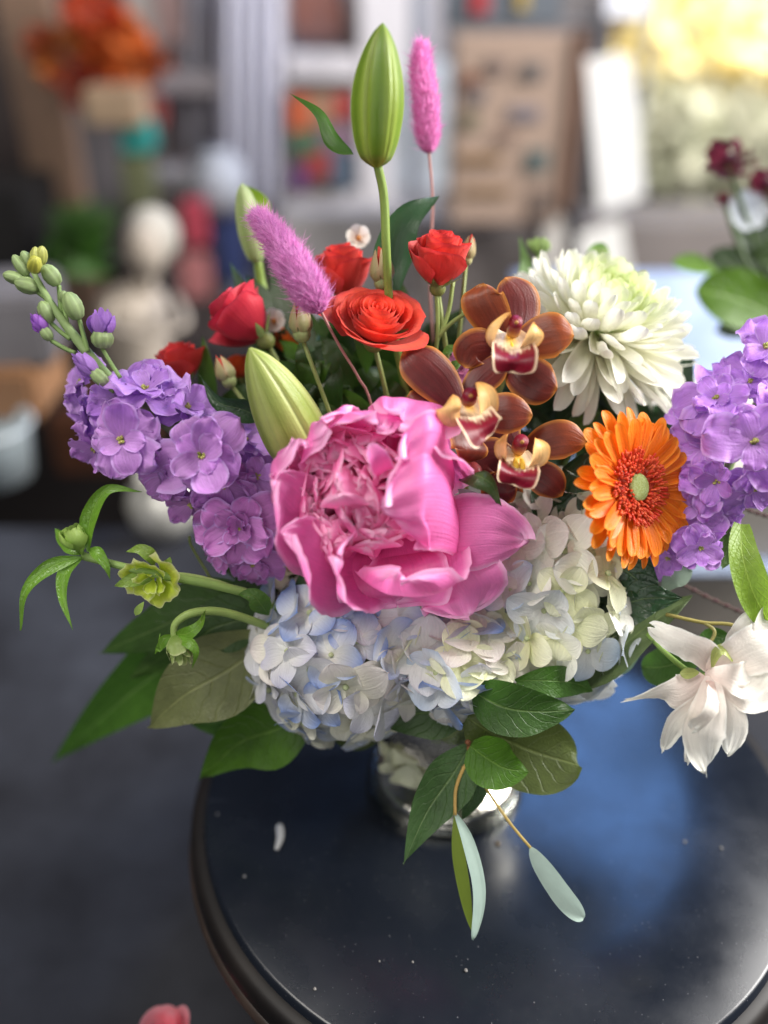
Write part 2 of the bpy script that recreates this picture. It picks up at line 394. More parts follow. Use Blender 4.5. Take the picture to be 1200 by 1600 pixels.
bgbox('red_book', 'crimson book standing above the pink one', 'book', 283, 318, 318, 388, 1.8, .05, (.42, .05, .08))
bgbox('pink_book', 'dull pink book below the crimson one', 'book', 280, 405, 324, 470, 1.8, .05, (.42, .16, .16))
bgbox('small_red_tin', 'tiny red tin beside the grey cloth', 'tin', 292, 250, 312, 272, 1.9, .04, (.4, .05, .08))
bgbox('lower_shelf', 'pale shelf board behind the statue', 'shelf', 225, 275, 330, 300, 2.0, .15, (.33, .31, .31))
bgbox('taupe_screen', 'taupe screen behind the books', 'panel', 200, 60, 420, 600, 2.4, .03, (.30, .25, .25), n1=(.14, .12, .12), nsc=10)
t = bthing('dried_flower_bunch', 'bunch of orange and red dried blooms high at the left', 'dried flowers', 160, 130, 1.9)
for i, (px, py, r, c) in enumerate([(98, 85, 46, (.55, .22, .06)), (110, 130, 34, (.40, .07, .04)), (150, 20, 48, (.52, .08, .03)), (175, 62, 50, (.58, .16, .04)), (205, 90, 46, (.50, .13, .03)),
                                    (150, 100, 36, (.40, .06, .04)), (245, 100, 24, (.30, .07, .02)), (66, 72, 30, (.42, .09, .04))]):
    q = wall_pt(px, py, 1.9); mb = MB(); rr = S(r, 1.95)
    for k in range(26):
        d = nrm(rs.normal(size=3)); bent(mb, q+d*rr*.2, d, nrm(rs.normal(size=3)), rr*.85, rr*.6, .4, .5, shape='obov', nu=3, nv=4, col=A(*c)*rs.uniform(.6, 1.4))
    mb.build('bloom', M_pet, t)
t = bthing('leafy_pot_plant', 'small dark green plant left of the statue', 'plant', 130, 440, 1.7)
for k in range(46):
    q = wall_pt(130+rs.uniform(-45, 45), 440-rs.rand()*20, 1.7); e = wall_pt(130+rs.uniform(-62, 62), 300+rs.rand()*130, 1.7+rs.uniform(-.06, .06))
    if k % 4 == 0 or k < 4: mb = MB()
    ribbon(mb, [q, (q+e)/2+A(0, -.02, .02), e], S(26, 1.7), 'leaf', nu=3, nv=5, col=A(.035, .10, .012)*rs.uniform(.5, 1.6))
    if k % 4 == 3: mb.build('leaf', M_leaf, t)
# statue bust
t = bthing('plaster_statue', 'white plaster figure with round head standing on the dark cabinet', 'statue', 235, 600, 1.3)
M_pl = plain('plaster', (.42, .36, .30), .8, nsc=14, namt=.2)
M_hat = plain('statue_hair', (.42, .39, .34), .8, nsc=14, namt=.15)
def wbead(mb, px, py, rpx, rpy, Y, **k):
    c = wall_pt(px, py, Y); r = S(rpx, Y*1.02); return bead(mb, c, r, (0, 0, 1), rpy/rpx*1.08, 20, 12, **k)
mb = MB(); wbead(mb, 228, 392, 30, 38, 1.27); wbead(mb, 228, 440, 16, 26, 1.29); mb.build('head', M_pl, t)
mb = MB(); wbead(mb, 238, 368, 40, 40, 1.3); mb.build('hair', M_hat, t)
mb = MB(); c0 = wall_pt(225, 600, 1.3)
pr = [(50, 0), (54, 30), (50, 70), (58, 110), (52, 135), (20, 152), (1, 160)]
lathe(mb, c0, (0, 0, 1), [(S(a, 1.33), S(b_, 1.33)*1.1) for a, b_ in pr], 24); mb.build('torso', M_pl, t)
mb = MB(); tube(mb, [wall_pt(175, 465, 1.28), wall_pt(172, 510, 1.2), wall_pt(240, 530, 1.18)], [S(20), S(17), S(12)], 10); mb.build('arm', M_pl, t)
mb = MB(); tube(mb, [wall_pt(275, 465, 1.28), wall_pt(290, 505, 1.2), wall_pt(240, 528, 1.18)], [S(20), S(17), S(12)], 10); mb.build('arm', M_pl, t)
# things at lower left on the counter
bgbox('grey_box', 'grey box with sloping lid stacked at the left edge', 'box', -160, 470, 62, 580, .98, .12, (.16, .15, .16), rz=.12)
bgbox('wooden_tray', 'orange brown wooden tray under the grey box', 'tray', -160, 580, 56, 662, .97, .12, (.30, .15, .07), nsc=12)
t = bthing('pale_bucket', 'pale blue grey bucket under the wooden tray', 'bucket', 20, 836, .93)
c0 = wall_pt(18, 838, .93); c0[2] = ZC+.02
mb = MB(); hh = wall_pt(18, 664, .93)[2]-c0[2]
lathe(mb, c0, (0, 0, 1), [(.001, 0), (S(58, 1.05), 0), (S(70, 1), hh*.9), (S(74, 1), hh), (S(68, 1), hh), (S(55, 1.05), .01), (.001, .01)], 32)
mb.build('body', plain('bucket_zinc', (.36, .42, .45), .45, nsc=7), t)
mb = MB(); aa = np.linspace(0, 2*pi, 33)
tube(mb, [c0+A(S(74, 1)*cos(a), S(74, 1)*sin(a), hh) for a in aa], .003, 6, 64, cap=False); mb.build('rim', plain('bucket_rim', (.5, .55, .58), .35), t)
bgbox('brown_crate', 'dark reddish brown crate between the bucket and the glass bowl', 'crate', 80, 655, 215, 745, 1.25, .15, (.10, .035, .015))
# frosted cloth and frames in the middle
def cloth(name, label, x0, x1, y0, y1, Y, col, n=7, amp=.02):
    xs = np.linspace(x0, x1, 50); ys = np.linspace(y0, y1, 12); pos = np.zeros((12, 50, 3)); uv = np.zeros((12, 50, 2))
    for j, yy in enumerate(ys):
        for i, xx in enumerate(xs):
            q = wall_pt(xx, yy, Y); q[1] += amp*sin((xx-x0)/(x1-x0)*n*6.28)*(1+.2*j/12); pos[j, i] = q; uv[j, i] = ((xx-x0)/(x1-x0), j/11)
    mb = MB(); mb.grid(pos, uv, col); o = mb.build(name, M_white, None)
    s = o.modifiers.new('thick', 'SOLIDIFY'); s.thickness = .004
    return tag(o, label, 'cloth', 'pale cloths hanging behind the flowers')
cloth('hanging_cloth', 'grey cloth hanging left of the white one', 285, 345, -40, 250, 2.2, (.42, .41, .46), 3, .015)
cloth('hanging_cloth', 'white lilac cloth hanging between the grey cloth and the picture frames', 342, 432, -40, 330, 2.15, (.72, .72, .82), 4, .012)
t = bthing('white_jar', 'rounded white jar below the hanging cloths', 'jar', 345, 330, 1.9)
mb = MB(); c0 = wall_pt(345, 330, 1.9); r = S(44, 1.9)
lathe(mb, c0, (0, 0, 1), [(.001, 0), (r*.7, 0), (r*.98, r*.5), (r, r), (r*.9, r*1.6), (r*.6, r*1.9), (r*.65, r*2.0), (.001, r*2)], 28); mb.build('body', plain('glaze', (.38, .40, .46), .6), t)
bgbox('navy_box', 'narrow navy blue box under the white jar', 'box', 335, 335, 380, 440, 1.88, .06, (.03, .05, .16))
bgbox('blue_grey_box', 'blue grey box beside the navy one', 'box', 352, 440, 390, 520, 1.9, .06, (.2, .24, .32))
t = bthing('white_shelf_unit', 'white shelf unit holding two coloured pictures', 'shelf', 520, 400, 2.2)
Mw = (.74, .71, .74)
for nm, q in [('side_panel', (425, -40, 447, 420)), ('side_panel', (560, -40, 640, 130)), ('side_panel', (560, 130, 610, 420)), ('board', (447, 84, 562, 128)), ('board', (447, 300, 562, 338)), ('board', (447, 375, 562, 400))]:
    bgbox(nm, None, None, *q, 2.2, .14, Mw, parent=t, namt=.12)
bgbox('back_panel', None, None, 430, -40, 600, 420, 2.36, .02, (.46, .42, .42), parent=t)
bgbox('dark_picture', 'dark red and brown picture on the upper shelf', 'picture', 452, -30, 540, 66, 2.24, .02, (.26, .09, .06), n1=(.10, .08, .09), nsc=22)
t = bthing('bright_picture', 'bright red orange and blue picture on the shelf behind the lily bud', 'picture', 500, 300, 2.2)
for i, (q, c) in enumerate([((448, 140, 552, 298), (.24, .17, .13)), ((450, 150, 485, 205), (.75, .16, .06)), ((520, 152, 552, 180), (.6, .05, .05)), ((486, 150, 520, 200), (.55, .33, .2)),
                            ((455, 205, 500, 240), (.10, .24, .14)), ((500, 195, 552, 235), (.35, .22, .30)), ((480, 240, 515, 275), (.6, .08, .07)), ((515, 236, 552, 296), (.13, .18, .25)), ((455, 262, 482, 296), (.22, .08, .28))]):
    bgbox('picture_board' if i == 0 else 'colour_patch', None, None, *q, 2.19-.012*(i > 0), .01, c, parent=t, bev=.001)
bgbox('steel_pole', 'slim grey pole standing behind the pink tails', 'pole', 640, -60, 664, 330, 2.0, .03, (.36, .38, .45), rough=.3)
bgbox('glass_block', 'pale blue patterned block behind the upright pink tail', 'block', 612, 95, 700, 300, 2.4, .03, (.55, .60, .68), n1=(.30, .32, .32), nsc=18)
bgbox('low_carton', 'grey white carton low behind the coral roses', 'carton', 440, 335, 640, 470, 1.9, .08, (.52, .50, .50), n1=(.3, .28, .28), nsc=9)
bgbox('dark_grey_carton', 'grey brown carton low behind the orchids', 'carton', 640, 350, 900, 620, 1.8, .08, (.19, .165, .16), nsc=4)
# rack with kraft board and cards
t = bthing('kraft_poster', 'tall kraft brown poster dotted with small faded pictures', 'poster', 790, 360, 1.7)
bgbox('board', None, None, 706, 52, 888, 352, 1.7, .02, (.40, .29, .23), parent=t, namt=.15)
bgbox('side_edge', None, None, 884, 46, 906, 330, 1.69, .03, (.24, .14, .10), parent=t)
for i, (px, py, w, h, c) in enumerate([(735, 125, 16, 14, (.42, .16, .09)), (775, 105, 20, 16, (.30, .22, .20)), (832, 112, 22, 18, (.22, .20, .20)), (745, 150, 18, 14, (.26, .24, .26)), (820, 178, 32, 14, (.3, .27, .32)),
                                       (735, 190, 16, 16, (.27, .26, .16)), (750, 250, 44, 9, (.42, .25, .11)), (840, 252, 22, 24, (.18, .24, .24)), (760, 300, 50, 8, (.42, .26, .13)), (845, 320, 20, 30, (.27, .2, .17)), (790, 215, 20, 10, (.34, .22, .18))]):
    bgbox('small_picture', None, None, px-w*.75, py-h*.75, px+w*.75, py+h*.75, 1.692, .008, tuple(A(*c)*.6), parent=t, bev=.001)
t = bthing('slate_sign', 'dark blue grey board above the kraft poster', 'board', 790, 40, 1.72)
bgbox('board', None, None, 695, -60, 880, 42, 1.72, .03, (.13, .15, .18), parent=t)
bgbox('red_pennant', None, None, 735, -20, 765, 22, 1.71, .01, (.4, .04, .05), parent=t, bev=.001)
bgbox('yellow_pennant', None, None, 808, -20, 826, 16, 1.71, .01, (.5, .36, .10), parent=t, bev=.001)
t = bthing('wire_card_rack', 'dark wire rack holding white cards', 'rack', 900, 420, 1.75)
bgbox('back_plate', None, None, 884, 30, 914, 430, 1.78, .02, (.09, .09, .10), parent=t)
for px in (898, 912, 925):
    bgbox('post', None, None, px-3, 0, px+3, 420, 1.76, .012, (.10, .10, .12), parent=t, bev=.002)
for py in (35, 175, 330): bgbox('crossbar', None, None, 880, py-3, 1000, py+3, 1.755, .01, (.25, .25, .27), parent=t, bev=.002)
def card(name, label, pts, Y, col):
    mb = MB(); q = [wall_pt(x, y, Y) for x, y in pts]; th = A(0, .006, 0)
    top = np.array([[q[0], q[1]], [q[3], q[2]]]); mb.grid(top, np.zeros((2, 2, 2)), col)
    mb.grid(top[:, ::-1]+th, np.zeros((2, 2, 2)), col)
    o = mb.build(name, plain(name, col, .6, namt=.05), None, smooth=False); return tag(o, label, 'card', 'white cards in the rack')
card('greeting_card', 'tall white card tilted in the rack, lit by the window', [(915, 92), (985, 86), (1008, 305), (938, 332)], 1.72, (.86, .86, .86))
card('greeting_card', 'white card at the foot of the rack above the chrysanthemum', [(905, 368), (972, 345), (985, 425), (905, 425)], 1.7, (.85, .84, .82))
card('greeting_card', 'pale lilac card at the top of the rack', [(948, -40), (1018, -40), (1012, 28), (946, 26)], 1.75, (.75, .77, .86))
card('greeting_card', 'thin upright white card left of the dark rack posts', [(848, 345), (880, 340), (884, 430), (850, 430)], 1.72, (.6, .57, .54))
mb = MB(); mb2 = []
bgbox('window_sill', 'grey brown window sill at the right', 'sill', 880, 352, 1400, 470, 1.95, .2, (.24, .21, .20), nsc=6)
bgbox('window_frame', 'pale window frame right of the cards', 'window frame', 1000, -60, 1012, 350, 2.5, .05, (.5, .5, .46))
# crumpled pale paper, cream box
def lumpy(name, label, cat, x0, x1, y0, y1, d0, d1, col, mat, n=26, amp=.012, seed=1):
    r = np.random.RandomState(seed); k = [(r.uniform(2, 9), r.uniform(2, 9), r.uniform(0, 6), r.rand()) for _ in range(9)]
    pos = np.zeros((n, n, 3)); uv = np.zeros((n, n, 2))
    for j in range(n):
        for i in range(n):
            a, b_ = i/(n-1), j/(n-1); h = sum(w*sin(f*a*2+g_*b_*2+p) for f, g_, p, w in k)/3
            pos[j, i] = P(x0+(x1-x0)*a, y0+(y1-y0)*b_, d0+(d1-d0)*b_+amp*h); uv[j, i] = a, b_
    mb = MB(); mb.grid(pos, uv, col); o = mb.build(name, mat, None)
    s = o.modifiers.new('thick', 'SOLIDIFY'); s.thickness = .002
    return tag(o, label, cat)
M_paper = plain('wrapping_paper', (.17, .23, .38), .6, n1=(.34, .40, .52), nsc=14, bump=.2)
lumpy('wrapping_paper', 'crumpled pale blue paper lying behind the white chrysanthemum', 'paper', 800, 1260, 425, 900, 1.15, .78, (.6, .65, .8), M_paper, 30, .016)
bgbox('cream_box', 'plain cream box standing behind the round table at the right', 'box', 1000, 742, 1420, 1200, .66, .2, (.47, .42, .36), nsc=5, namt=.12)

# the vase-like silver bowl on the counter
t = thing('silver_bowl', 'small round silver bowl on the dark counter, left behind the lilac flowers', 'bowl', P(262, 832, 1.0)*A(1, 1, 0)+A(0, 0, ZC))
M_silver = plain('mercury_silver', (.92, .90, .84), .3, .55, n1=(.6, .58, .5), nsc=55, bump=.08)
c0 = np.array(t.location); mb = MB(); r = .037
lathe(mb, c0, (0, 0, 1), [(.001, .001), (r*.55, .001), (r*.95, r*.55), (r*1.05, r*1.1), (r*.9, r*1.6), (r*.6, r*1.9), (r*.64, r*2.0), (r*.55, r*1.9), (r*.8, r*1.5), (.001, r*.5)], 32)
mb.build('body', M_silver, t)

# ------------------------------------------------------------------ round table
m, nt, out = newmat('black_lacquer'); L = nt.links.new
tc = N(nt, 'ShaderNodeTexCoord').outputs['Object']
n1 = noise_n(nt, tc, 14, 6, .6); n2 = noise_n(nt, tc, 900, 2); 
mp = N(nt, 'ShaderNodeMapping'); mp.inputs['Rotation'].default_value = (0, 0, .6); mp.inputs['Scale'].default_value = (6, 260, 6); L(tc, mp.inputs[0])
n3 = noise_n(nt, mp.outputs[0], 1.0, 2)
scr = N(nt, 'ShaderNodeMapRange'); L(n3, scr.inputs[0]); scr.inputs[1].default_value = .70; scr.inputs[2].default_value = .78
msk = N(nt, 'ShaderNodeMapRange'); L(noise_n(nt, tc, 9, 2), msk.inputs[0]); msk.inputs[1].default_value = .5; msk.inputs[2].default_value = .62
scm = math_n(nt, 'MULTIPLY', scr.outputs[0], msk.outputs[0])
c = mix_c(nt, n1, (.004, .006, .011), (.010, .013, .020)); c = mix_c(nt, math_n(nt, 'MULTIPLY', scm, .6), c, (.13, .14, .17))
c = mix_c(nt, math_n(nt, 'MULTIPLY', math_n(nt, 'GREATER_THAN', noise_n(nt, tc, 700, 1), .745), .5), c, (.16, .16, .17))
p = N(nt, 'ShaderNodeBsdfPrincipled'); L(c, p.inputs['Base Color']); p.inputs['Specular IOR Level'].default_value = .5
rr = N(nt, 'ShaderNodeMapRange'); L(n1, rr.inputs[0]); rr.inputs[1].default_value = .3; rr.inputs[2].default_value = .7; rr.inputs[3].default_value = .15; rr.inputs[4].default_value = .34
L(rr.outputs[0], p.inputs['Roughness'])
b = N(nt, 'ShaderNodeBump'); b.inputs['Strength'].default_value = .04; b.inputs['Distance'].default_value = .0004
L(math_n(nt, 'ADD', n2, scm), b.inputs['Height']); L(b.outputs[0], p.inputs['Normal']); L(p.outputs[0], out.inputs[0])
M_tab = m
M_rim = plain('table_rim_black', (.005, .004, .004), .5, n1=(.012, .009, .008), nsc=30, spec=.3)
M_worn = plain('table_rim_worn', (.050, .032, .024), .42, n1=(.014, .011, .010), nsc=40)
T0 = thing('round_table', 'round black lacquered table with worn brown edge under the silver vase', 'table', (TABX, TABY, ZC))
c0 = A(TABX, TABY, 0); Rt = TABR
mb = MB(); lathe(mb, c0, (0, 0, 1), [(.0005, 0), (Rt*.3, 0), (Rt*.6, 0), (Rt-.013, 0), (Rt-.0115, -.0005), (Rt-.0105, -.002), (Rt-.0095, -.004)], 128); mb.build('top', M_tab, T0)
mb = MB(); lathe(mb, c0, (0, 0, 1), [(Rt-.0096, -.0038), (Rt-.006, -.0042), (Rt-.003, -.006), (Rt-.0015, -.009), (Rt-.001, -.016), (Rt-.002, -.019)], 128); mb.build('edge_moulding', M_rim, T0)
mb = MB(); lathe(mb, c0, (0, 0, 1), [(Rt-.0022, -.019), (Rt, -.020), (Rt+.001, -.023), (Rt, -.027), (Rt-.004, -.029), (.001, -.029)], 128); mb.build('rim', M_worn, T0)
mb = MB(); lathe(mb, c0, (0, 0, 1), [(.03, -.029), (.022, -.05), (.022, -.09), (.06, -.112), (.09, -.118), (.0005, -.118)], 48); mb.build('pedestal', M_rim, T0)
t = P(436, 1305, .52); t[2] = .0015; mb = MB()
q = [A(*(C_+(P(x, y, 1)-C_)*(CAMH-.0015)/(CAMH-P(x, y, 1)[2]))) for x, y in [(432, 1328), (438, 1308), (436, 1287)]]
ribbon(mb, q, .0045, 'strap', nh=A(0, 0, 1), cup=.5, col=(.62, .60, .55)); tag(mb.build('fallen_petal', M_white), 'small dry white petal fallen on the table at the left', 'petal')
def on_table(x, y, z=.001):
    q = P(x, y, 1)-C_; return C_+q*(z-CAMH)/q[2]
for x, y, r, lab in [(382, 1369, .0010, 'pale dust speck below the fallen white petal'), (340, 1272, .0009, 'faint dust speck left of the fallen white petal'), (492, 1545, .0010, 'dust speck near the lower left rim of the table'),
                     (728, 1516, .0011, 'pale speck right under the folded eucalyptus leaf'), (645, 1503, .0007, 'right one of two tiny specks left under the folded eucalyptus leaf'), (593, 1502, .0006, 'left one of two tiny specks left under the folded eucalyptus leaf'),
                     (778, 1318, .0015, 'brown crumb on the table just right of the vase foot'), (808, 1325, .0007, 'tiny pale crumb beside the stalk of the flat eucalyptus leaf'), (1070, 1315, .0010, 'pale speck on the table below the white blossom'),
                     (1127, 1325, .0010, 'pale speck nearest the right edge of the picture on the table')]:
    mb = MB(); bead(mb, on_table(x, y, r*.5), r, k=.5, n=7, m=4, noise=.3, col=(.22, .21, .2) if 'brown' not in lab else (.12, .08, .04))
    tag(mb.build('crumb', M_stem), lab, 'crumb', 'crumbs scattered on the black table top')

# ------------------------------------------------------------------ vase
VZ = thing('silver_vase', 'silvery round footed glass vase holding the bouquet', 'vase', (VX, VY, 0))
c0 = A(VX, VY, 0)
m, nt, out = newmat('foot_glass'); g_ = N(nt, 'ShaderNodeBsdfGlass'); g_.inputs['Roughness'].default_value = .02; g_.inputs['IOR'].default_value = 1.5
g_.inputs[0].default_value = (.96, .98, .96, 1); nt.links.new(g_.outputs[0], out.inputs[0]); M_glass = m
M_merc = plain('mercury_glass', (.88, .87, .82), .13, 1.0, n1=(.50, .48, .42), nsc=60, bump=.35)
mb = MB(); lathe(mb, c0, (0, 0, 1), [(.0005, .0035), (.030, .0035), (.041, .006), (.0425, .008), (.038, .0105), (.028, .013), (.024, .018), (.030, .028), (.041, .045), (.047, .062), (.047, .078), (.041, .092), (.036, .098), (.038, .104), (.0355, .104), (.0335, .098), (.038, .092), (.044, .078), (.044, .062), (.036, .044), (.02, .03), (.0005, .026)], 64)
mb.build('body', M_merc, VZ)
mb = MB(); lathe(mb, c0, (0, 0, 1), [(.0005, .0005), (.040, .0005), (.0435, .0015), (.0445, .004), (.0435, .0075), (.0432, .0078)], 64); mb.build('foot', M_merc, VZ)
mb = MB(); aa = np.linspace(0, 2*pi, 49); tube(mb, [c0+A(.0437*cos(a), .0437*sin(a), .0045) for a in aa], .0028, 8, 96, cap=False); mb.build('foot_ring', M_glass, VZ)

# ------------------------------------------------------------------ flower builders
def W(pts): return [P(*p) for p in pts]
def cup(mb, C, axis, ang, r, hw, H, lean=.1, curl=0, ruf=0, pt=.25, col=(.5, .5, .5), nu=10, nv=9, spiral=.1, seed=None, notch=0):
    rd = random.Random(seed if seed is not None else RNG.random()); x, y, z = frame(axis)
    U, Vv = np.meshgrid(np.linspace(-1, 1, nu+1), np.linspace(0, 1, nv+1))
    ve = Vv*(1-pt*np.abs(U)**2.6)*(1-notch*np.exp(-(U/.25)**2))
    wp = .45+.55*np.sin(pi/2*np.clip(ve*1.5, 0, 1))
    wp = wp*(1-.25*sm(.7, 1, Vv))
    phi = ang+U*hw*wp; p1, p2 = rd.uniform(0, 6), rd.uniform(0, 6)
    rr = r*(np.sin(pi/2*np.clip(ve*1.35, 0, 1))**.7*(1+spiral*U)+lean*ve**2+curl*sm(.68, 1, ve)**1.3)
    rr = rr+ruf*r*(np.sin(U*5+p1)*.6+np.sin(U*11+p2)*.4)*sm(.35, 1, Vv)
    h = H*ve-curl*r*.45*sm(.8, 1, ve)**2+ruf*r*.4*np.sin(U*7+p2)*sm(.6, 1, Vv)
    pos = np.asarray(C)+x*(rr*np.cos(phi))[..., None]+y*(rr*np.sin(phi))[..., None]+z*h[..., None]
    mb.grid(pos, np.stack([U*.5+.5, Vv], -1), col(U, Vv) if callable(col) else col)
    return mb

def rose(label, base, axis, R, H, c_in, c_out, n=24, group='coral red spray roses in the bouquet', lean=.12, curl=.16, sepals=True, stem=True, seed=1, parts=8):
    rd = random.Random(seed); base = np.asarray(base)
    t = thing('spray_rose', label, 'rose', base, group)
    for i in range(n):
        q = i/(n-1); gk = rd.uniform(.8, 1.1); ang = i*2.4+rd.uniform(-.2, .2); r = R*(.06+.80*q**.85)
        mb = MB(); col = grad(lerp(c_in, c_out, q)*.75, lerp(c_in, c_out, q)*gk, A(*c_out)*A(.82, .7, .9), .86, .7, var=.1)
        cup(mb, base+nrm(axis)*(R*.12*(1-q)), axis, ang, r, 2.3-1.3*q, H*(1-.25*q**1.4)*rd.uniform(.97, 1.03)*(.90+.1*min(1, q*4)), lean=lean*q, curl=curl*q**1.2*rd.uniform(.5, 1.4)+.02, ruf=.02+.04*q,
            pt=.03+.22*q, col=col, spiral=.16, seed=rd.random(), nu=12, nv=10)
        mb.build('petal', M_rose, t)
    if sepals:
        mb = MB(); bead(mb, base-nrm(axis)*R*.06, R*.26, axis, 1.0, col=(.22, .24, .07)); mb.build('hip', M_stem, t)
        x, y, z = frame(axis)
        for k in range(5):
            a = k*1.257+rd.random(); d = x*cos(a)+y*sin(a); mb = MB()
            bent(mb, base+d*R*.15, d*.8+z*.3, z, R*.75, R*.26, .9, -.5+rd.uniform(-.9, .6), shape='lance', nu=3, nv=7, cup=.4, col=(.20, .28, .09)); mb.build('sepal', M_leafg, t)
    if stem: stem_to_vase(t, base-nrm(axis)*R*.1, .0013, (.24, .28, .09))
    return t

def rose_bud(label, base, tip, w, red=(.62, .07, .05), green=(.26, .30, .12), stem=True, grp='closed rosebuds in the bouquet'):
    base, tip = np.asarray(base), np.asarray(tip); ax = tip-base; L_ = np.linalg.norm(ax); ax = nrm(ax)
    t = thing('rosebud', label, 'rosebud', base, grp)
    mb = MB()
    for i in range(5):
        cup(mb, base+ax*L_*.1, ax, i*2.4, w*(.16+.07*i), 1.5, L_*(.92-.05*i), lean=-.45, curl=.02, pt=.35, ruf=.01, col=grad(red, A(*red)*1.1), nu=8, nv=8)
    mb.build('petals', M_rose, t)
    mb = MB(); bead(mb, base+ax*w*.15, w*.36, ax, 1.0, col=green); mb.build('hip', M_stem, t)
    x, y, z = frame(ax)
    for k in range(5):
        a = k*1.257+.4; d = x*cos(a)+y*sin(a); mb = MB()
        p = [base+d*w*.2+ax*L_*.02, base+d*w*.47+ax*L_*.3, base+d*w*.40+ax*L_*.62, base+d*w*.17+ax*L_*.95]
        ribbon(mb, p, w*.62, 'leaf', nh=-d, cup=.7, nu=4, nv=8, col=grad(green, lerp(green, (.55, .28, .18), .45), (.42, .30, .16), .7)); mb.build('sepal', M_bud, t)
    if stem: stem_to_vase(t, base, .0011, (.24, .28, .09))
    return t

def lily_bud(label, base, tip, w, nh, cols=((.34, .42, .08), (.52, .58, .20)), group='green lily buds in the bouquet', ridge=1.0, stem=True, vis=None, rot=.3, prof=None):
    base, tip = np.asarray(base), np.asarray(tip); ax = tip-base; L_ = np.linalg.norm(ax)
    t = thing('lily_bud', label, 'lily bud', base, group)
    pr = prof or [(.10, 0), (.52, .03), (.70, .09), (.86, .2), (.98, .35), (1, .45), (.96, .58), (.84, .72), (.64, .84), (.42, .93), (.2, .98), (.03, 1.0)]
    hs = np.linspace(0, 1, 34); rs_ = np.interp(hs, [h for r, h in pr], [r for r, h in pr])
    k = np.ones(3)/3; rs_[1:-1] = np.convolve(rs_, k, 'valid')
    def mod(a, v):
        b_ = (a+rot) % (2*pi/3)-pi/3
        b2 = (a+rot+pi/3) % (2*pi/3)-pi/3
        return 1+ridge*(.09*np.exp(-(b_/.30)**2)-.10*np.exp(-(b2/.09)**2)+.035*np.exp(-((np.abs(b_)-.16)/.05)**2)-.03*np.exp(-(b_/.05)**2))
    def col(a, v):
        b2 = (a+rot+pi/3) % (2*pi/3)-pi/3; b_ = (a+rot) % (2*pi/3)-pi/3
        c = lerp(cols[0], cols[1], .35+.35*np.cos(b_*6)+.2*np.sin(b_*2.2+a))
        c = lerp(c, A(*cols[0])*.8, .55*np.exp(-(np.abs(np.abs(b_)-.42)/.06)**2))
        return c*(1-.45*np.exp(-(b2/.05)**2))[..., None]*(1.12-.22*v[..., None])
    mb = MB(); lathe(mb, base, ax, [(max(r*w*.5, 1e-4), h*L_) for r, h in zip(rs_, hs)], 90, col, mod); mb.build('bud', M_bud, t)
    return t

def leaf(parent, pts, wpx, shape='leaf', col=(.06, .15, .025), mat=None, name='leaf', **k):
    d = sum(p[2] for p in pts)/len(pts); mb = MB(); col = A(*col)*A(1.15, 1.05, 1.0)
    k.setdefault('cup', .25); k.setdefault('ruf', .05); k.setdefault('nu', 12); k.setdefault('nv', 22); k.setdefault('rf', 1.6); k.setdefault('wav', .5); k.setdefault('fray', .004)
    ribbon(mb, W(pts), S(wpx, d), shape, col=col, **k); return mb.build(name, mat or M_leaf, parent)

# ================================================================== PEONY
PEC = ((.78, .10, .39), (.86, .26, .58)); PE_E = (.93, .52, .78)
B0 = P(600, 815, .462)
T = thing('peony', 'large ruffled pink peony in the middle of the bouquet', 'peony', B0)
def pg(e=.8, k=1.0): return grad(A(*PEC[0])*k, A(*PEC[1])*k, PE_E, e, .9, var=.05)
G = [  # path, width, cup, ruffle, colour factor
    ([(600, 830, .462), (520, 835, .445), (455, 800, .418), (434, 752, .402)], 165, 1.0, .05, .95),
    ([(600, 800, .462), (520, 760, .442), (455, 722, .418), (470, 690, .402)], 150, 1.0, .07, .9),
    ([(600, 790, .462), (545, 710, .440), (500, 668, .415), (512, 668, .402)], 140, .9, .08, .95),
    ([(600, 790, .462), (590, 700, .442), (575, 655, .415), (590, 660, .400)], 150, .9, .09, 1.05),
    ([(610, 790, .462), (640, 690, .444), (650, 640, .420), (625, 655, .400)], 170, .8, .07, 1.05),
    ([(610, 790, .462), (665, 725, .444), (682, 678, .420), (655, 668, .402)], 165, .9, .05, 1.0),
    ([(600, 840, .458), (540, 885, .440), (480, 875, .415), (452, 835, .398)], 165, .9, .05, 1.0),
    ([(600, 840, .456), (570, 890, .435), (540, 890, .412), (515, 868, .398)], 150, .9, .06, 1.0),
    ([(620, 830, .450), (650, 880, .432), (640, 915, .415), (625, 900, .402)], 190, .8, .05, 1.0),
]
for i, (p, w, cp, rf_, k) in enumerate(G):
    mb = MB(); ribbon(mb, W(p), S(w, .42), 'round', nh=V(0, 0, 1), cup=(.3, cp), ruf=rf_*1.3, rf=1.7+.4*(i % 3), rag=.03, wav=.8, notch=[.02, .09, .0][i % 3], fray=.022, nu=34, nv=28, col=pg(k=k), seed=i); mb.build('outer_petal', M_peony, T)
for i, (p, w, cp, rl, sh_) in enumerate([
    ([(630, 850, .447), (695, 838, .434), (762, 830, .424), (826, 842, .428)], 122, -.25, (0, .15), 'oval'),
    ([(640, 840, .449), (690, 885, .436), (722, 925, .427), (733, 964, .430)], 152, -.2, (.1, -.2), 'obov'),
    ([(600, 850, .452), (610, 890, .436), (618, 925, .428), (622, 954, .432)], 182, .3, 0, 'round')]):
    mb = MB(); ribbon(mb, W(p), S(w, .43), sh_, cup=cp, roll=rl, ruf=.07, rf=1.6, wav=1.0, rag=.03, fray=.018, nu=30, nv=26, col=pg(.85), seed=20+i); mb.build('outer_petal', M_peony, T)
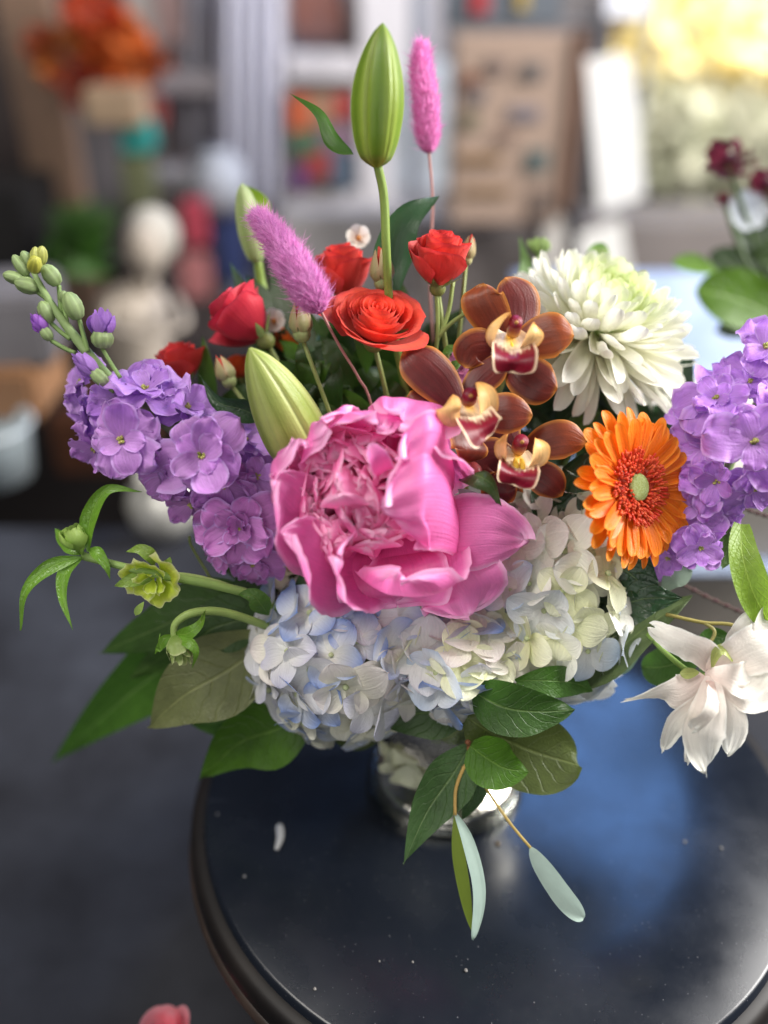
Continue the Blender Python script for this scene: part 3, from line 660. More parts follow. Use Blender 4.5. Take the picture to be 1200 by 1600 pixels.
# the two petals folding over the front from the right
mb = MB(); ribbon(mb, W([(630, 850, .455), (706, 815, .436), (716, 785, .410), (672, 780, .392), (602, 792, .396)]), S(192, .40), (.35, .70, .8, 2.8, .5), side=V(.12, 1, .1), cup=-.75, ruf=.05, rf=1.6, rag=.03, notch=.02, wav=.9, fray=.02, nu=26, nv=30, col=pg(.9, 1.0), seed=3); mb.build('outer_petal', M_peony, T)
mb = MB(); ribbon(mb, W([(640, 770, .452), (702, 742, .430), (708, 715, .408), (676, 704, .394), (628, 716, .396)]), S(130, .40), (.35, .70, .8, 2.8, .5), side=V(.2, 1, .1), cup=-.7, ruf=.06, rf=1.8, rag=.03, wav=1.0, fray=.02, nu=24, nv=26, col=pg(.9, 1.05), seed=4); mb.build('outer_petal', M_peony, T)
mb = MB(); ribbon(mb, W([(620, 760, .44), (600, 735, .41), (590, 715, .396), (578, 692, .394)]), S(38, .4), 'oval', cup=.5, nu=10, nv=12, col=pg(.8, 1.15)); mb.build('inner_petal', M_peony, T)
ax = V(-.10, .02, 1); x_, y_, z_ = frame(ax); rd = random.Random(11)
for i in range(100):
    big = i >= 70
    q = (i+.5)/70 if not big else rd.uniform(.75, 1.12); a = i*2.39996; rho = min(1.1, q)**.55
    ctr = P(556, 775, .421+.011*rho)+(R_*cos(a)*S(100, .43)+U_*sin(a)*S(112, .43))*rho*.66
    d = nrm(ax+(R_*cos(a)+U_*sin(a))*(.05+.50*rho)+nrm(A(rd.gauss(0, 1), rd.gauss(0, 1), rd.gauss(0, 1)))*.3)
    inn = -(R_*cos(a)+U_*sin(a))+A(rd.gauss(0, .6), rd.gauss(0, .6), rd.gauss(0, .6))
    Lp = S(rd.uniform(62, 96)*(1.0-.15*rho), .43); wp = S(rd.uniform(46, 80) if not big else rd.uniform(80, 120), .43)
    mb = MB(); bent(mb, ctr, d, inn, Lp, wp, rd.uniform(-.3, .3), rd.uniform(.6, 2.0), shape=(.2, .6, .8, 2.2, .5), cup=rd.uniform(0, .8), ruf=rd.uniform(.05, .13), rf=rd.uniform(1., 2.0), notch=rd.choice([0, 0, .05, .10]), rag=.03, fray=.03,
                    nu=14, nv=14, col=grad((.78, .12, .36), (.87, .32, .58), (.94, .54, .74), .78, 1.0, var=.06), seed=rd.random())
    mb.build('inner_petal', M_peony, T)
stem_to_vase(T, B0, .0030, (.22, .32, .08))
mb = MB()
for k in range(5):
    a = k*1.26; bent(mb, B0-V(0, 0, 1)*-.0, (R_*cos(a)+U_*sin(a)), V(0, 0, 1), S(60, .46), S(40, .46), .2, .8, shape='oval', nu=5, nv=6, col=(.10, .2, .04))
mb.build('sepals', M_leaf, T)

# ================================================================== HYDRANGEAS
def floret(parent, c, n, r, col_a, col_b, rd, name='floret', closed=.25, centre=(.55, .62, .35)):
    n = nrm(n); x, y, z = frame(n); a0 = rd.uniform(0, 6.28); mb = MB()
    for k in range(4):
        a = a0+k*pi/2+rd.uniform(-.12, .12); d = x*cos(a)+y*sin(a); rr = r*rd.uniform(.74, 1.15)
        bent(mb, c+d*r*.04+n*r*(.02 if k % 2 else .05), d+n*(closed+rd.uniform(-.1, .12)), n, rr, rr*rd.uniform(.92, 1.12), rd.uniform(-.5, -.1), rd.uniform(-.5, .5),
             shape=(.2, .55, .8, 1.75, .62), cup=rd.uniform(-.3, .7), fold=rd.uniform(0, .12), ruf=.05, rf=1.2, nu=9, nv=10, col=grad(col_a, col_b, None, p=1.3, var=.06), seed=rd.random(), notch=rd.choice([0, 0, .03, -.05]))
    o = mb.build(name, M_hyd, parent)
    mb = MB(); bead(mb, c+n*r*.09, r*.085, n, .9, 8, 5, col=centre); mb.build('floret_centre', M_stem, o)
    mb = MB(); tube(mb, [c, c-n*r*.6, c-n*r*1.2], r*.03, 5, col=(.45, .52, .25)); mb.build('floret_stalk', M_stem, o)
    return o
def hydrangea(label, cc, rx, ry, rz, n, colfn, seed, r0, lo=-.35, stem=True):
    rd = random.Random(seed); cc = np.asarray(cc)
    t = thing('hydrangea_head', label, 'hydrangea', cc, 'hydrangea heads below the peony')
    cnt = 0; i = 0
    while cnt < n and i < n*6:
        q = (i+.5)/(n*1.0); i += 1
        zc = 1-q*(1-lo) if q < 1 else rd.uniform(lo, 1); a = i*2.39996+rd.uniform(-.2, .2); s_ = math.sqrt(max(0, 1-zc*zc))
        dx, dy = s_*cos(a), s_*sin(a)
        k = rd.uniform(.90, 1.04)
        p = cc+R_*dx*rx*k+U_*dy*ry*k-F_*zc*rz*k
        nn = nrm(R_*dx/rx+U_*dy/ry-F_*zc/rz+nrm(A(rd.gauss(0, 1), rd.gauss(0, 1), rd.gauss(0, 1)))*.5/rx*.8)
        f = (dx, dy, zc); ca, cb = colfn(dx, dy, rd)
        floret(t, p, nn, r0*rd.uniform(.82, 1.15), ca, cb, rd, closed=rd.uniform(.05, .5)); cnt += 1
    mb = MB(); bead(mb, cc, rx*.80, -F_, rz/rx*.86, 24, 14, col=(.30, .36, .22), mod=lambda a, v: 1-.0*a); 
    o = mb.build('inner_stalks', M_stem, t)
    if stem: stem_to_vase(t, cc, .003, (.2, .3, .08))
    return t
def cA(dx, dy, rd):
    w = rd.random(); k = sm(-.9, .7, dy)
    white = A(.87, .87, .82); blue = A(.20, .34, .78); cream = A(.80, .78, .55); lil = A(.50, .50, .80)
    if dy < -.55: return lerp(cream, white, rd.random()*.6), lerp(white, cream, rd.random()*.4) if w < .5 else lerp(white, blue, rd.uniform(.4, .9))
    if w < .5: return lerp(white, cream, .2), lerp(white, blue, rd.uniform(.5, 1))
    if w < .8: return white, lerp(white, lil, rd.uniform(.2, .7))
    return lerp(white, cream, .6), lerp(white, A(.80, .68, .70), .5)
def cB(dx, dy, rd):
    w = rd.random(); white = A(.88, .88, .84); cream = A(.84, .86, .52); blue = A(.42, .58, .84); pinkw = A(.82, .70, .68)
    if dy > .45: return lerp(white, cream, .4), lerp(white, pinkw, rd.uniform(.2, .9))
    if dy < -.5: return lerp(white, cream, .1), lerp(white, blue, rd.uniform(.2, .7))
    if w < .35: return cream, lerp(cream, white, .5)
    if w < .65: return lerp(white, cream, .3), white
    return white, lerp(white, blue, rd.uniform(.2, .8))
hydrangea('blue white hydrangea head at the lower left, right under the peony', P(538, 1018, .480), S(138, .475), S(124, .475), .040, 70, cA, 3, S(56, .45))
hydrangea('creamy white hydrangea head at the right, between the peony and the orange gerbera', P(868, 926, .480), S(112, .475), S(166, .475), .040, 76, cB, 5, S(55, .45))
hydrangea('pale blue hydrangea head low in the middle, hanging between the two bigger ones', P(722, 1030, .470), S(98, .475), S(66, .475), .030, 36, lambda a, b, r: (cA if r.random() < .5 else cB)(a, b*.3, r), 8, S(56, .45), lo=.0)
hydrangea('small cream hydrangea cluster peeping out left of the peony over the leaf', P(440, 905, .492), S(24, .475), S(58, .475), .016, 13, lambda a, b, r: (A(.72, .66, .42), A(.74, .66, .56)), 9, S(34, .46))

hydrangea('low cream hydrangea cluster peeping out against the silver vase, left of the hanging leaves', P(642, 1165, .512), S(40, .5), S(42, .5), .016, 14, lambda a, b, r: (A(.86, .86, .70), A(.84, .86, .62)), 12, S(36, .5), stem=True)

# ================================================================== GERBERA
gc = P(990, 762, .432); ga = V(.56, .05, .82); T = thing('gerbera', 'bright orange gerbera daisy with pale green eye at the right', 'gerbera', gc)
x_, y_, z_ = frame(ga); rd = random.Random(4); RG = S(132, .42)
for lay, (n, r, b0) in enumerate([(36, 1.0, .0), (33, .90, .12)]):
    for k in range(n):
        a = (k+.5*lay)*2*pi/n+rd.uniform(-.05, .05); d = x_*cos(a)+y_*sin(a)
        mb = MB(); bent(mb, gc+d*S(22)+ga*(.0012*lay-.002), d+ga*(.18+b0+rd.uniform(-.07, .09)), ga, (RG*r-S(22))*rd.uniform(.93, 1.05), S(rd.uniform(23, 30)), -.15, rd.uniform(-.45, .25), shape='strap', cup=rd.uniform(.1, .8),
                        roll=rd.uniform(-.2, .2), nu=8, nv=14, col=grad((.80, .14, .012), (.88, .235, .010), (.92, .32, .03), .8, 1, var=.06), notch=.03, seed=rd.random())
        mb.build('petal', M_gerb, T)
mb = MB()
for k in range(330):
    q = rd.random()**.7; a = rd.uniform(0, 6.28); d = x_*cos(a)+y_*sin(a); r = S(20+34*q); p = gc+d*r+ga*(.0035-.001*q); L_ = S(rd.uniform(7, 12))*(.55+.6*q)
    dd = nrm(d*(.35+.9*q)+ga+nrm(A(rd.gauss(0, 1), rd.gauss(0, 1), rd.gauss(0, 1)))*.3)
    tube(mb, [p, p+dd*L_*.6, p+dd*L_+d*L_*.25], [S(1.5), S(1.7), S(1.9)], 5, 5, col=lerp((.78, .05, .02), (.88, .16, .05), rd.random()))
mb.build('ring_florets', M_gerb, T)
mb = MB(); bead(mb, gc+ga*.0030, S(21), ga, .22, 24, 10, col=(.50, .60, .20))
for k in range(260):
    q = math.sqrt((k+.5)/260); a = k*2.39996; d = x_*cos(a)+y_*sin(a)
    bead(mb, gc+ga*(.0030+S(21)*.22*math.sqrt(max(0, 1-q*q)))+d*S(21)*q, S(1.6), ga, 1.5, 6, 4, col=lerp((.62, .70, .36), (.45, .50, .14), rd.random()*.8+(.2 if q > .8 else 0)))
mb.build('eye', M_stem, T)
mb = MB(); bead(mb, gc-ga*.004, S(26), ga, .5, 16, 8, col=(.12, .22, .04)); mb.build('calyx', M_stem, T)
mb = MB(); bead(mb, gc+ga*.001, S(54), ga, .06, 32, 8, col=(.55, .05, .012)); mb.build('disc', M_gerb, T)
stem_to_vase(T, gc-ga*.006, .0025, (.25, .36, .12))

# ================================================================== CHRYSANTHEMUM
cc = P(932, 514, .490); ca = V(.34, .72, .54); T = thing('chrysanthemum', 'big white chrysanthemum with greenish middle behind the orchids', 'chrysanthemum', cc)
x_, y_, z_ = frame(ca); rd = random.Random(9); NP = 235; extra = MB()
for i in range(NP):
    q = (i+.5)/NP; th = .10+1.95*q**.62; a = i*2.39996; d0 = x_*cos(a)+y_*sin(a)
    d = nrm(ca*cos(th)+d0*sin(th)); inn = nrm(ca*sin(th)-d0*cos(th))
    Lp = S(38+122*q**.7, .49)*rd.uniform(.9, 1.08); wp = S(17+21*q**.6, .49)*rd.uniform(.8, 1.2)
    st = cc+d*S(28+16*(1-q), .49)
    g = sm(.02, .42, q); tipc = lerp((.72, .78, .40), (.88, .87, .80), float(g)); basec = lerp((.50, .62, .14), (.84, .84, .60), float(g))
    cv = rd.uniform(.7, 1.3)*(1-q) + (rd.uniform(-1.1, .5) if q > .55 else rd.uniform(-.1, .5))
    mb = MB() if i >= NP-100 else extra
    bent(mb, st, d, inn, Lp, wp, .1, cv, shape='strap', cup=rd.uniform(.4, 1.2), roll=rd.uniform(-.6, .6), nu=6, nv=11, col=grad(basec, tipc, p=.8, var=.04), seed=rd.random())
    if i >= NP-100: mb.build('petal', M_white, T)
tag(extra.build('inner_petals', M_white, T), kind='stuff')
mb = MB(); bead(mb, cc, S(30, .5), ca, .8, 16, 8, col=(.3, .42, .12)); mb.build('calyx', M_stem, T)
mb = MB(); tube(mb, [cc, P(920, 600, .515), P(895, 690, .515), MOUTH+A(.02, 0, 0)], [.0038, .003, .003, .003], 8, col=(.12, .20, .06)); mb.build('stem', M_stem, T)
for p, w in [([(905, 655, .51), (935, 660, .505), (955, 712, .50)], 50), ([(905, 650, .512), (860, 640, .51), (825, 660, .51)], 46), ([(925, 585, .50), (950, 600, .50), (968, 590, .50)], 30)]:
    leaf(T, p, w, col=(.02, .05, .02), ruf=.12)

# ================================================================== ORCHIDS
OD, OM, OE = (.075, .007, .013), (.125, .016, .013), (.50, .19, .035)
def orc(edge=.78, warm=0.0):
    b, m_ = lerp(OD, OM, warm), lerp(OM, (.34, .080, .015), warm)
    def f(U, Vv):
        c = lerp(b, m_, Vv*.7+.3*np.abs(U)); st = .5+.5*np.cos(U*15.0); c = c*(1-.16*st[..., None]*(1-Vv[..., None]*.5))
        e = np.maximum(sm(edge, 1.0, np.abs(U)), sm(.9, 1, Vv))
        return c*(1-e[..., None])+A(*OE)*e[..., None]
    return f
def orchid(label, ctr, sep, lip, side_lobes, column, cols=None):
    t = thing('cymbidium_orchid', label, 'orchid', P(*ctr), 'maroon orchids in the bouquet')
    for i, (p, w, cp, rl, wm) in enumerate(sep):
        mb = MB(); ribbon(mb, W(p), S(w*1.14, p[1][2]), (.30, .55, .8, 2.0, .62), cup=cp, roll=rl, ruf=.02, wav=.2, nu=16, nv=18, col=orc(warm=wm), seed=i+2); mb.build('sepal', M_orch, t)
    p, w, cp, rl = lip
    def lc(U, Vv):
        n_ = .5+.5*np.sin(U*23+Vv*11)*np.sin(U*9-Vv*17)
        b_ = sm(.44, .58, Vv+.12*np.abs(U)+.10*n_-.05); c = lerp((.80, .66, .46), (.17, .003, .016), b_)
        yel = sm(.5, .1, Vv)*sm(.45, .1, np.abs(U)); c = c*(1-yel[..., None])+A(.85, .50, .05)*yel[..., None]
        e = np.maximum(sm(.86, .95, np.abs(U))*sm(.2, .5, Vv), sm(.965, .985, Vv)); return c*(1-e[..., None])+A(.80, .62, .42)*e[..., None]
    mb = MB(); ribbon(mb, W(p), S(w, p[1][2]), (.5, .62, .9, 2.6, .5), cup=cp, roll=rl, ruf=.045, rf=2.5, rag=.008, nu=26, nv=30, col=lc, seed=6); lp = mb.build('lip', M_orch, t)
    for p, w, cp, rl in side_lobes:
        mb = MB(); ribbon(mb, W(p), S(w, p[1][2]), 'round', cup=cp, roll=rl, ruf=.02, nu=12, nv=14, col=grad((.78, .55, .30), (.80, .47, .14), (.72, .36, .10), .7), seed=4); mb.build('side_lobe', M_orch, t)
    mb = MB(); c1, c2, c3, r = column
    tube(mb, W([c1, c2, c3]), [S(r*.6), S(r*.85), S(r*.8)], 14, 12, col=lambda U, Vv: lerp((.62, .35, .12), (.20, .008, .025), sm(.3, .8, Vv))); mb.build('column', M_orch, t)
    mb = MB(); q = P(*c3); bead(mb, q+V(0, -.5, 1)*S(r*.5), S(r*.24), V(0, -.5, 1), .8, 10, 6, col=(.42, .22, .06)); mb.build('anther_cap', M_orch, t)
    mb = MB(); k1 = P(*p_crest[0]); k2 = P(*p_crest[1])
    for s_ in (-1, 1): tube(mb, [k1+R_*S(5)*s_, (k1+k2)/2+R_*S(5)*s_+V(0, 0, 1)*S(3), k2+R_*S(5)*s_], [S(3), S(5), S(3)], 8, 6, col=(.85, .55, .06))
    mb.build('crest', M_orch, t)
    return t
p_crest = ((793, 535, .420), (796, 556, .414))
orchid('topmost maroon orchid, its amber upper petal standing highest', (795, 545, .44), [
    ([(792, 545, .436), (770, 500, .432), (752, 465, .428), (756, 442, .430)], 62, -.35, (.15, .25), .75),
    ([(798, 540, .442), (808, 495, .444), (806, 460, .444), (788, 434, .446)], 72, -.3, (-.1, -.2), .1),
    ([(800, 540, .436), (835, 528, .430), (870, 520, .426), (897, 524, .427)], 66, -.4, (.05, .1), .85),
    ([(795, 560, .438), (815, 580, .432), (845, 600, .430), (870, 610, .432)], 66, -.35, (-.1, 0), .15),
    ([(790, 550, .440), (760, 545, .436), (738, 550, .434), (726, 575, .436)], 60, -.3, (.5, .4), .25)],
    ([(795, 520, .425), (800, 540, .416), (803, 562, .405), (800, 582, .408)], 76, .75, 0),
    [([(778, 555, .422), (768, 535, .414), (776, 512, .410), (797, 488, .412)], 26, .8, .9), ([(812, 555, .420), (826, 535, .412), (834, 520, .410), (838, 508, .412)], 36, .9, -.5)],
    ((800, 535, .430), (803, 515, .420), (806, 502, .412), 13))
p_crest = ((740, 645, .416), (745, 662, .410))
orchid('middle maroon orchid with pale yellow lip hood, touching the peony', (722, 645, .43), [
    ([(718, 640, .430), (690, 600, .428), (655, 565, .426), (632, 546, .428)], 68, -.35, (-.1, -.2), .05),
    ([(718, 645, .432), (685, 632, .430), (655, 622, .428), (640, 612, .430)], 58, -.5, (-.5, -.5), .25),
    ([(725, 635, .434), (745, 600, .434), (770, 575, .435), (790, 560, .436)], 48, -.4, (.3, .2), .1),
    ([(735, 650, .432), (770, 645, .428), (800, 645, .426), (832, 650, .427)], 60, -.4, (0, .1), .3),
    ([(720, 660, .432), (730, 680, .428), (738, 705, .426), (725, 724, .428)], 70, -.35, (.7, .6), .3)],
    ([(728, 625, .420), (738, 645, .412), (752, 668, .403), (762, 684, .405)], 72, .4, (.2, .45)),
    [([(722, 670, .424), (705, 665, .408), (700, 640, .400), (708, 616, .406)], 44, -.9, .2), ([(742, 660, .424), (760, 645, .414), (758, 618, .410), (745, 597, .412)], 40, .7, -.5)],
    ((728, 640, .428), (732, 626, .418), (735, 616, .410), 14))
p_crest = ((810, 718, .424), (812, 735, .420))
orchid('lowest maroon orchid, half hidden behind the white hydrangea', (812, 720, .44), [
    ([(815, 710, .440), (850, 692, .436), (885, 685, .434), (916, 692, .435)], 56, -.35, (.05, .1), .7),
    ([(805, 705, .442), (790, 680, .442), (785, 660, .443), (795, 645, .444)], 54, -.3, 0, .1),
    ([(805, 715, .440), (775, 712, .438), (755, 722, .437), (745, 745, .438)], 58, -.35, (.3, .3), .0),
    ([(815, 725, .442), (840, 740, .440), (862, 755, .440), (878, 775, .442)], 50, -.35, 0, .1),
    ([(805, 730, .444), (790, 750, .442), (785, 770, .442), (800, 785, .444)], 60, -.35, 0, 0)],
    ([(808, 705, .432), (810, 725, .424), (808, 742, .414), (802, 758, .416)], 70, .7, 0),
    [([(795, 730, .430), (786, 715, .420), (786, 695, .416), (793, 678, .418)], 28, .8, .9), ([(822, 735, .428), (838, 720, .420), (842, 700, .418), (838, 685, .420)], 38, .9, -.5)],
    ((808, 710, .436), (811, 698, .428), (815, 688, .422), 14))
mbst = MB()
t = thing('orchid_spike', 'green stalk and small maroon bud of the orchids, seen between peony and leaf', 'orchid stalk', P(800, 620, .458))
tube(mbst, [P(795, 560, .455), P(770, 650, .46), P(790, 760, .47), MOUTH+A(.01, 0, 0)], .0026, 8, col=(.14, .16, .05)); mbst.build('stalk', M_stem, t)
mb = MB(); bead(mb, P(742, 735, .428), S(11, .43), V(.3, -.6, .6), 1.6, 12, 8, col=(.28, .05, .05)); mb.build('bud', M_orch, t)

# ================================================================== STOCK (lilac spikes)
def stock_floret(parent, c, n, r, rd, c1, c2, full=1, name='floret', eye=True):
    n = nrm(n); x, y, z = frame(n); mb = MB(); a0 = rd.uniform(0, 6)
    lays = [(5, 1.0, .12, .30), (5, .84, .42, .45), (4, .62, .75, .5)][:2+(full > 0)] + ([(4, .45, 1.0, .6), (3, .32, 1.2, .6)] if full > 1 else [])
    for li, (k_, rr, el, w) in enumerate(lays):
        for k in range(k_):
            a = a0+li*.63+k*2*pi/k_+rd.uniform(-.2, .2); d = x*cos(a)+y*sin(a); R1 = r*rr*rd.uniform(.72, 1.22)
            if rd.random() < (.3 if li > 1 else .08): continue
            bent(mb, c+n*r*.04*li, d*cos(el)+n*(sin(el)+rd.uniform(-.25, .3)), n, R1, R1*rd.uniform(.85, 1.05)*(1-.08*li), rd.uniform(-.55, -.1), rd.uniform(-.5, .4),
                 shape=(.16, .62, .9, 2.3, .5), cup=rd.uniform(-.5, .9), ruf=rd.uniform(.12, .32), rf=rd.uniform(1.2, 3.0), roll=rd.uniform(-.25, .25), notch=rd.choice([0, .05, .12]), rag=.04, nu=10, nv=11, col=grad(lerp(c1, (.75, .55, .8), .25), lerp(c1, c2, rd.random()), (.60, .38, .76), .93, 1, var=.14), seed=rd.random())
    o = mb.build(name, M_stock, parent)
    if eye:
        mb = MB()
        for k in range(7):
            d = nrm(n+nrm(A(rd.gauss(0, 1), rd.gauss(0, 1), rd.gauss(0, 1)))*.5); bead(mb, c+d*r*.13, r*.04, d, 2.0, 6, 5, col=lerp((.30, .34, .06), (.6, .55, .2), rd.random()))
        bead(mb, c, r*.10, n, .8, 8, 5, col=(.10, .14, .03)); mb.build('stamens', M_stem, o)
    return o
def small_bud(parent, base, tip, w, petal=None, green=(.30, .40, .16), name='bud', stalk=None):
    base, tip = np.asarray(base), np.asarray(tip); ax = nrm(tip-base); L_ = np.linalg.norm(tip-base); x, y, z = frame(ax)
    mb = MB(); g_ = lambda a, v: lerp(A(*green)*.8, A(*green)*1.25, .5+.5*np.cos(a*8))
    Lg = L_ if petal is None else L_*.5
    w_ = w; w = w if petal is None else w*.66
    lathe(mb, base, ax, [(w*.08, 0), (w*.32, Lg*.08), (w*.47, Lg*.3), (w*.5, Lg*.55), (w*.40, Lg*.8), (w*.2, Lg*.95), (w*.01, Lg)], 24, g_, lambda a, v: 1+.06*np.cos(a*4)); o = mb.build(name, M_bud, parent)
    w = w_
    if petal is not None:
        mb = MB()
        for k in range(8): cup(mb, base+ax*L_*.24, ax, k*2.4, w*(.2+.04*k), 1.2, L_*(.76-.03*k), lean=-.22, pt=.3, ruf=.03, col=grad(A(*petal)*.8, petal, var=.1), nu=8, nv=8)
        mb.build('petal_roll', M_stock, o)
    if stalk is not None: mb = MB(); tube(mb, [stalk, (base+stalk)/2+A(0, 0, -.0005), base], .0011, 6, col=(.24, .36, .12)); mb.build('bud_stalk', M_stem, o)
    return o
rd = random.Random(21)
T = thing('stock_spike', 'lilac stock spike with green bud tip leaning out to the left', 'stock', P(200, 690, .45), 'lilac stock spikes')
LC1, LC2, LC3 = (.42, .18, .62), (.60, .35, .76), (.54, .18, .52)
for px, py, d, n, r, fu, mix_ in [(228, 612, .440, (.1, .75, .65), 62, 1, 0), (130, 600, .455, (-.7, .3, .4), 50, 1, 0), (140, 655, .455, (-.7, -.1, .5), 50, 1, 0), (192, 688, .428, (-.1, .0, 1), 64, 0, .3),
                                  (150, 700, .45, (-.5, -.5, .6), 45, 0, .3), (235, 720, .44, (.2, -.4, .8), 55, 0, .4), (290, 640, .45, (.5, .6, .5), 60, 1, 0), (316, 712, .425, (.05, .0, 1), 72, 1, .4), (262, 745, .438, (-.4, -.4, .7), 52, 1, .5),
                                  (350, 755, .44, (.3, -.5, .7), 58, 0, .5), (300, 785, .445, (-.2, -.7, .6), 52, 0, .6), (380, 690, .452, (.4, .5, .6), 58, 1, .1), (400, 745, .45, (.4, .1, .8), 58, 1, .3), (375, 822, .44, (-.1, -.1, 1), 66, 2, .9), (352, 858, .452, (-.4, -.6, .5), 48, 1, .9),
                                  (420, 810, .455, (.4, .1, .8), 55, 1, .6), (340, 660, .458, (.0, .9, .3), 52, 1, 0), (180, 630, .452, (0, .3, .8), 50, 1, 0), (395, 880, .456, (0, -.5, .8), 44, 1, .8)]:
    stock_floret(T, P(px, py, d), V(*n), S(r, d), rd, lerp(LC1, LC3, mix_), lerp(LC2, LC3, mix_), fu)
mb = MB(); tube(mb, [P(52, 425, .435), P(80, 475, .435), P(120, 530, .438), P(180, 600, .442), P(290, 690, .452), P(390, 800, .465), P(470, 900, .49), MOUTH+A(-.015, -.01, 0)], [S(4), S(6), S(8), S(9), S(9), S(9), S(9), S(9)], 10, col=(.30, .42, .17)); mb.build('stem', M_stem, T)
sp = lambda x, y: P(x, y, .437)
for b_, t_, w, pc, st in [((58, 428), (55, 385), 20, None, None), ((44, 432), (20, 398), 20, None, (70, 460)), ((40, 440), (4, 428), 20, None, (75, 468)), ((62, 452), (22, 440), 26, None, (80, 478)), ((52, 420), (34, 392), 18, None, None),
                          ((64, 415), (66, 384), 18, None, None), ((92, 446), (68, 414), 28, None, (95, 490)), ((124, 500), (104, 456), 30, None, (138, 550)), ((80, 505), (64, 470), 24, None, (110, 530)), ((98, 472), (100, 455), 16, None, (105, 505)),
                          ((160, 545), (160, 480), 52, (.44, .22, .66), (188, 590)), ((80, 532), (50, 488), 30, (.42, .16, .66), (118, 552)), ((168, 602), (114, 550), 36, (.46, .24, .68), (178, 612))]:
    small_bud(T, sp(*b_), P(t_[0], t_[1], .433), S(w, .435), pc, green=(.30, .40, .17) if pc or rd.random() < .7 else (.44, .46, .12), stalk=sp(*st) if st else None)
small_bud(T, P(52, 424, .43), P(56, 402, .422), S(22), None, green=(.50, .50, .08))
T = thing('stock_spike', 'lilac stock spike at the right edge beside the orange gerbera', 'stock', P(1140, 700, .45), 'lilac stock spikes')
for px, py, d, n, r, fu, mix_ in [(1195, 545, .445, (.0, .5, .8), 58, 1, .1), (1120, 625, .438, (-.4, .4, .8), 60, 1, .1), (1170, 600, .445, (0, .5, .8), 54, 1, .1), (1176, 692, .424, (-.1, 0, 1), 70, 0, .35), (1105, 700, .442, (-.6, 0, .8), 52, 0, .3),
                                  (1085, 660, .452, (-.6, .3, .6), 46, 1, .1), (1120, 752, .438, (-.3, -.3, .9), 58, 1, .3), (1175, 760, .436, (.1, -.5, .8), 56, 1, .2), (1092, 790, .448, (-.4, -.2, .8), 52, 1, .3), (1092, 856, .442, (.1, -.1, 1), 44, 1, .2),
                                  (1045, 870, .452, (-.5, -.4, .7), 40, 1, .1), (1222, 640, .44, (.5, .2, .8), 60, 1, .2), (1215, 730, .44, (.4, -.2, .8), 50, 1, .2), (1120, 810, .452, (0, -.3, .8), 44, 1, .2), (1070, 840, .458, (-.3, 0, .9), 40, 1, .0)]:
    stock_floret(T, P(px, py, d), V(*n), S(r, d), rd, lerp((.44, .18, .68), LC3, mix_*.6), lerp((.54, .27, .74), LC3, mix_*.5), fu)
mb = MB(); tube(mb, [P(1230, 540, .46), P(1160, 680, .462), P(1085, 840, .47), P(980, 980, .50), MOUTH+A(.02, 0, 0)], S(8, .46), 8, col=(.28, .4, .16)); mb.build('stem', M_stem, T)

# ================================================================== ROSES
CR, CD, CP = (.84, .095, .055), (.76, .065, .055), (.66, .035, .065)
rose('coral red spray rose standing highest at the right, right of the lily stem', P(684, 448, .452), V(.05, .86, .48), S(50, .45), S(84, .45), CR, CD, 24, seed=2, curl=.12, lean=.14)
rose('wide open coral red rose in the centre above the peony', P(585, 530, .448), V(.12, .70, .75), S(70, .44), S(64, .44), (.88, .125, .06), CR, 30, seed=5, lean=.2, curl=.26)
rose('coral red rose behind the pink tail and the wide open rose', P(540, 470, .482), V(-.1, .9, .35), S(46, .48), S(86, .48), CR, CD, 20, seed=8)
rose('crimson rose turned away to the left, below the leaning pink tail', P(412, 530, .478), V(-.66, .58, .10), S(58, .48), S(92, .48), CP, CP, 18, seed=9, curl=.22)
rose('small crimson rose low at the left behind the lilac florets', P(290, 598, .49), V(-.2, .9, .3), S(42, .5), S(62, .5), CD, CD, 14, seed=10)
rose('orange spray bloom behind the white bud base, half hidden by leaves', P(455, 552, .50), V(0, .8, .5), S(32, .5), S(40, .5), (.80, .20, .02), (.72, .14, .02), 12, seed=12, group=None)
rose('orange bloom just left of the big lily bud', P(378, 592, .50), V(-.2, .8, .4), S(28, .5), S(36, .5), (.78, .13, .02), (.72, .10, .02), 12, seed=13, group=None)
rose_bud('closed rosebud right under the leaning pink tail', P(472, 528, .44), P(466, 468, .436), S(40, .44))
rose_bud('closed rosebud left of the lily stem between two roses', P(600, 448, .452), P(592, 386, .448), S(42, .45))
rose_bud('closed rosebud low at the left by the dark blade leaf', P(360, 600, .47), P(340, 555, .468), S(34, .47))
rose_bud('pale rosebud tucked against the right side of the highest rose', P(728, 410, .466), P(737, 366, .462), S(26, .46), green=(.45, .42, .2))
T = thing('rose_twig', 'thin green twig branching under the highest rose', 'twig', P(690, 540, .455))
for q in ([(682, 455, .452), (684, 500, .455), (682, 540, .457), (670, 600, .46)], [(708, 440, .455), (700, 490, .456), (682, 535, .457)], [(735, 485, .45), (705, 505, .454), (682, 530, .457)], [(640, 500, .455), (655, 530, .456), (680, 560, .458)]):
    mb = MB(); tube(mb, W(q), S(3.4, .45), 7, col=(.27, .33, .10)); mb.build('branch', M_stem, T)
for p, w in [([(690, 555, .452), (705, 545, .45), (722, 548, .45)], 14), ([(700, 575, .45), (712, 570, .448), (722, 560, .448)], 16), ([(690, 560, .452), (680, 575, .45), (676, 592, .45)], 14)]: leaf(T, p, w, col=(.09, .22, .03), mat=M_leafg)
T = thing('filler_blossom', 'tiny mauve pink blossoms between the orchids and the rose twig', 'filler flower', P(715, 565, .45))
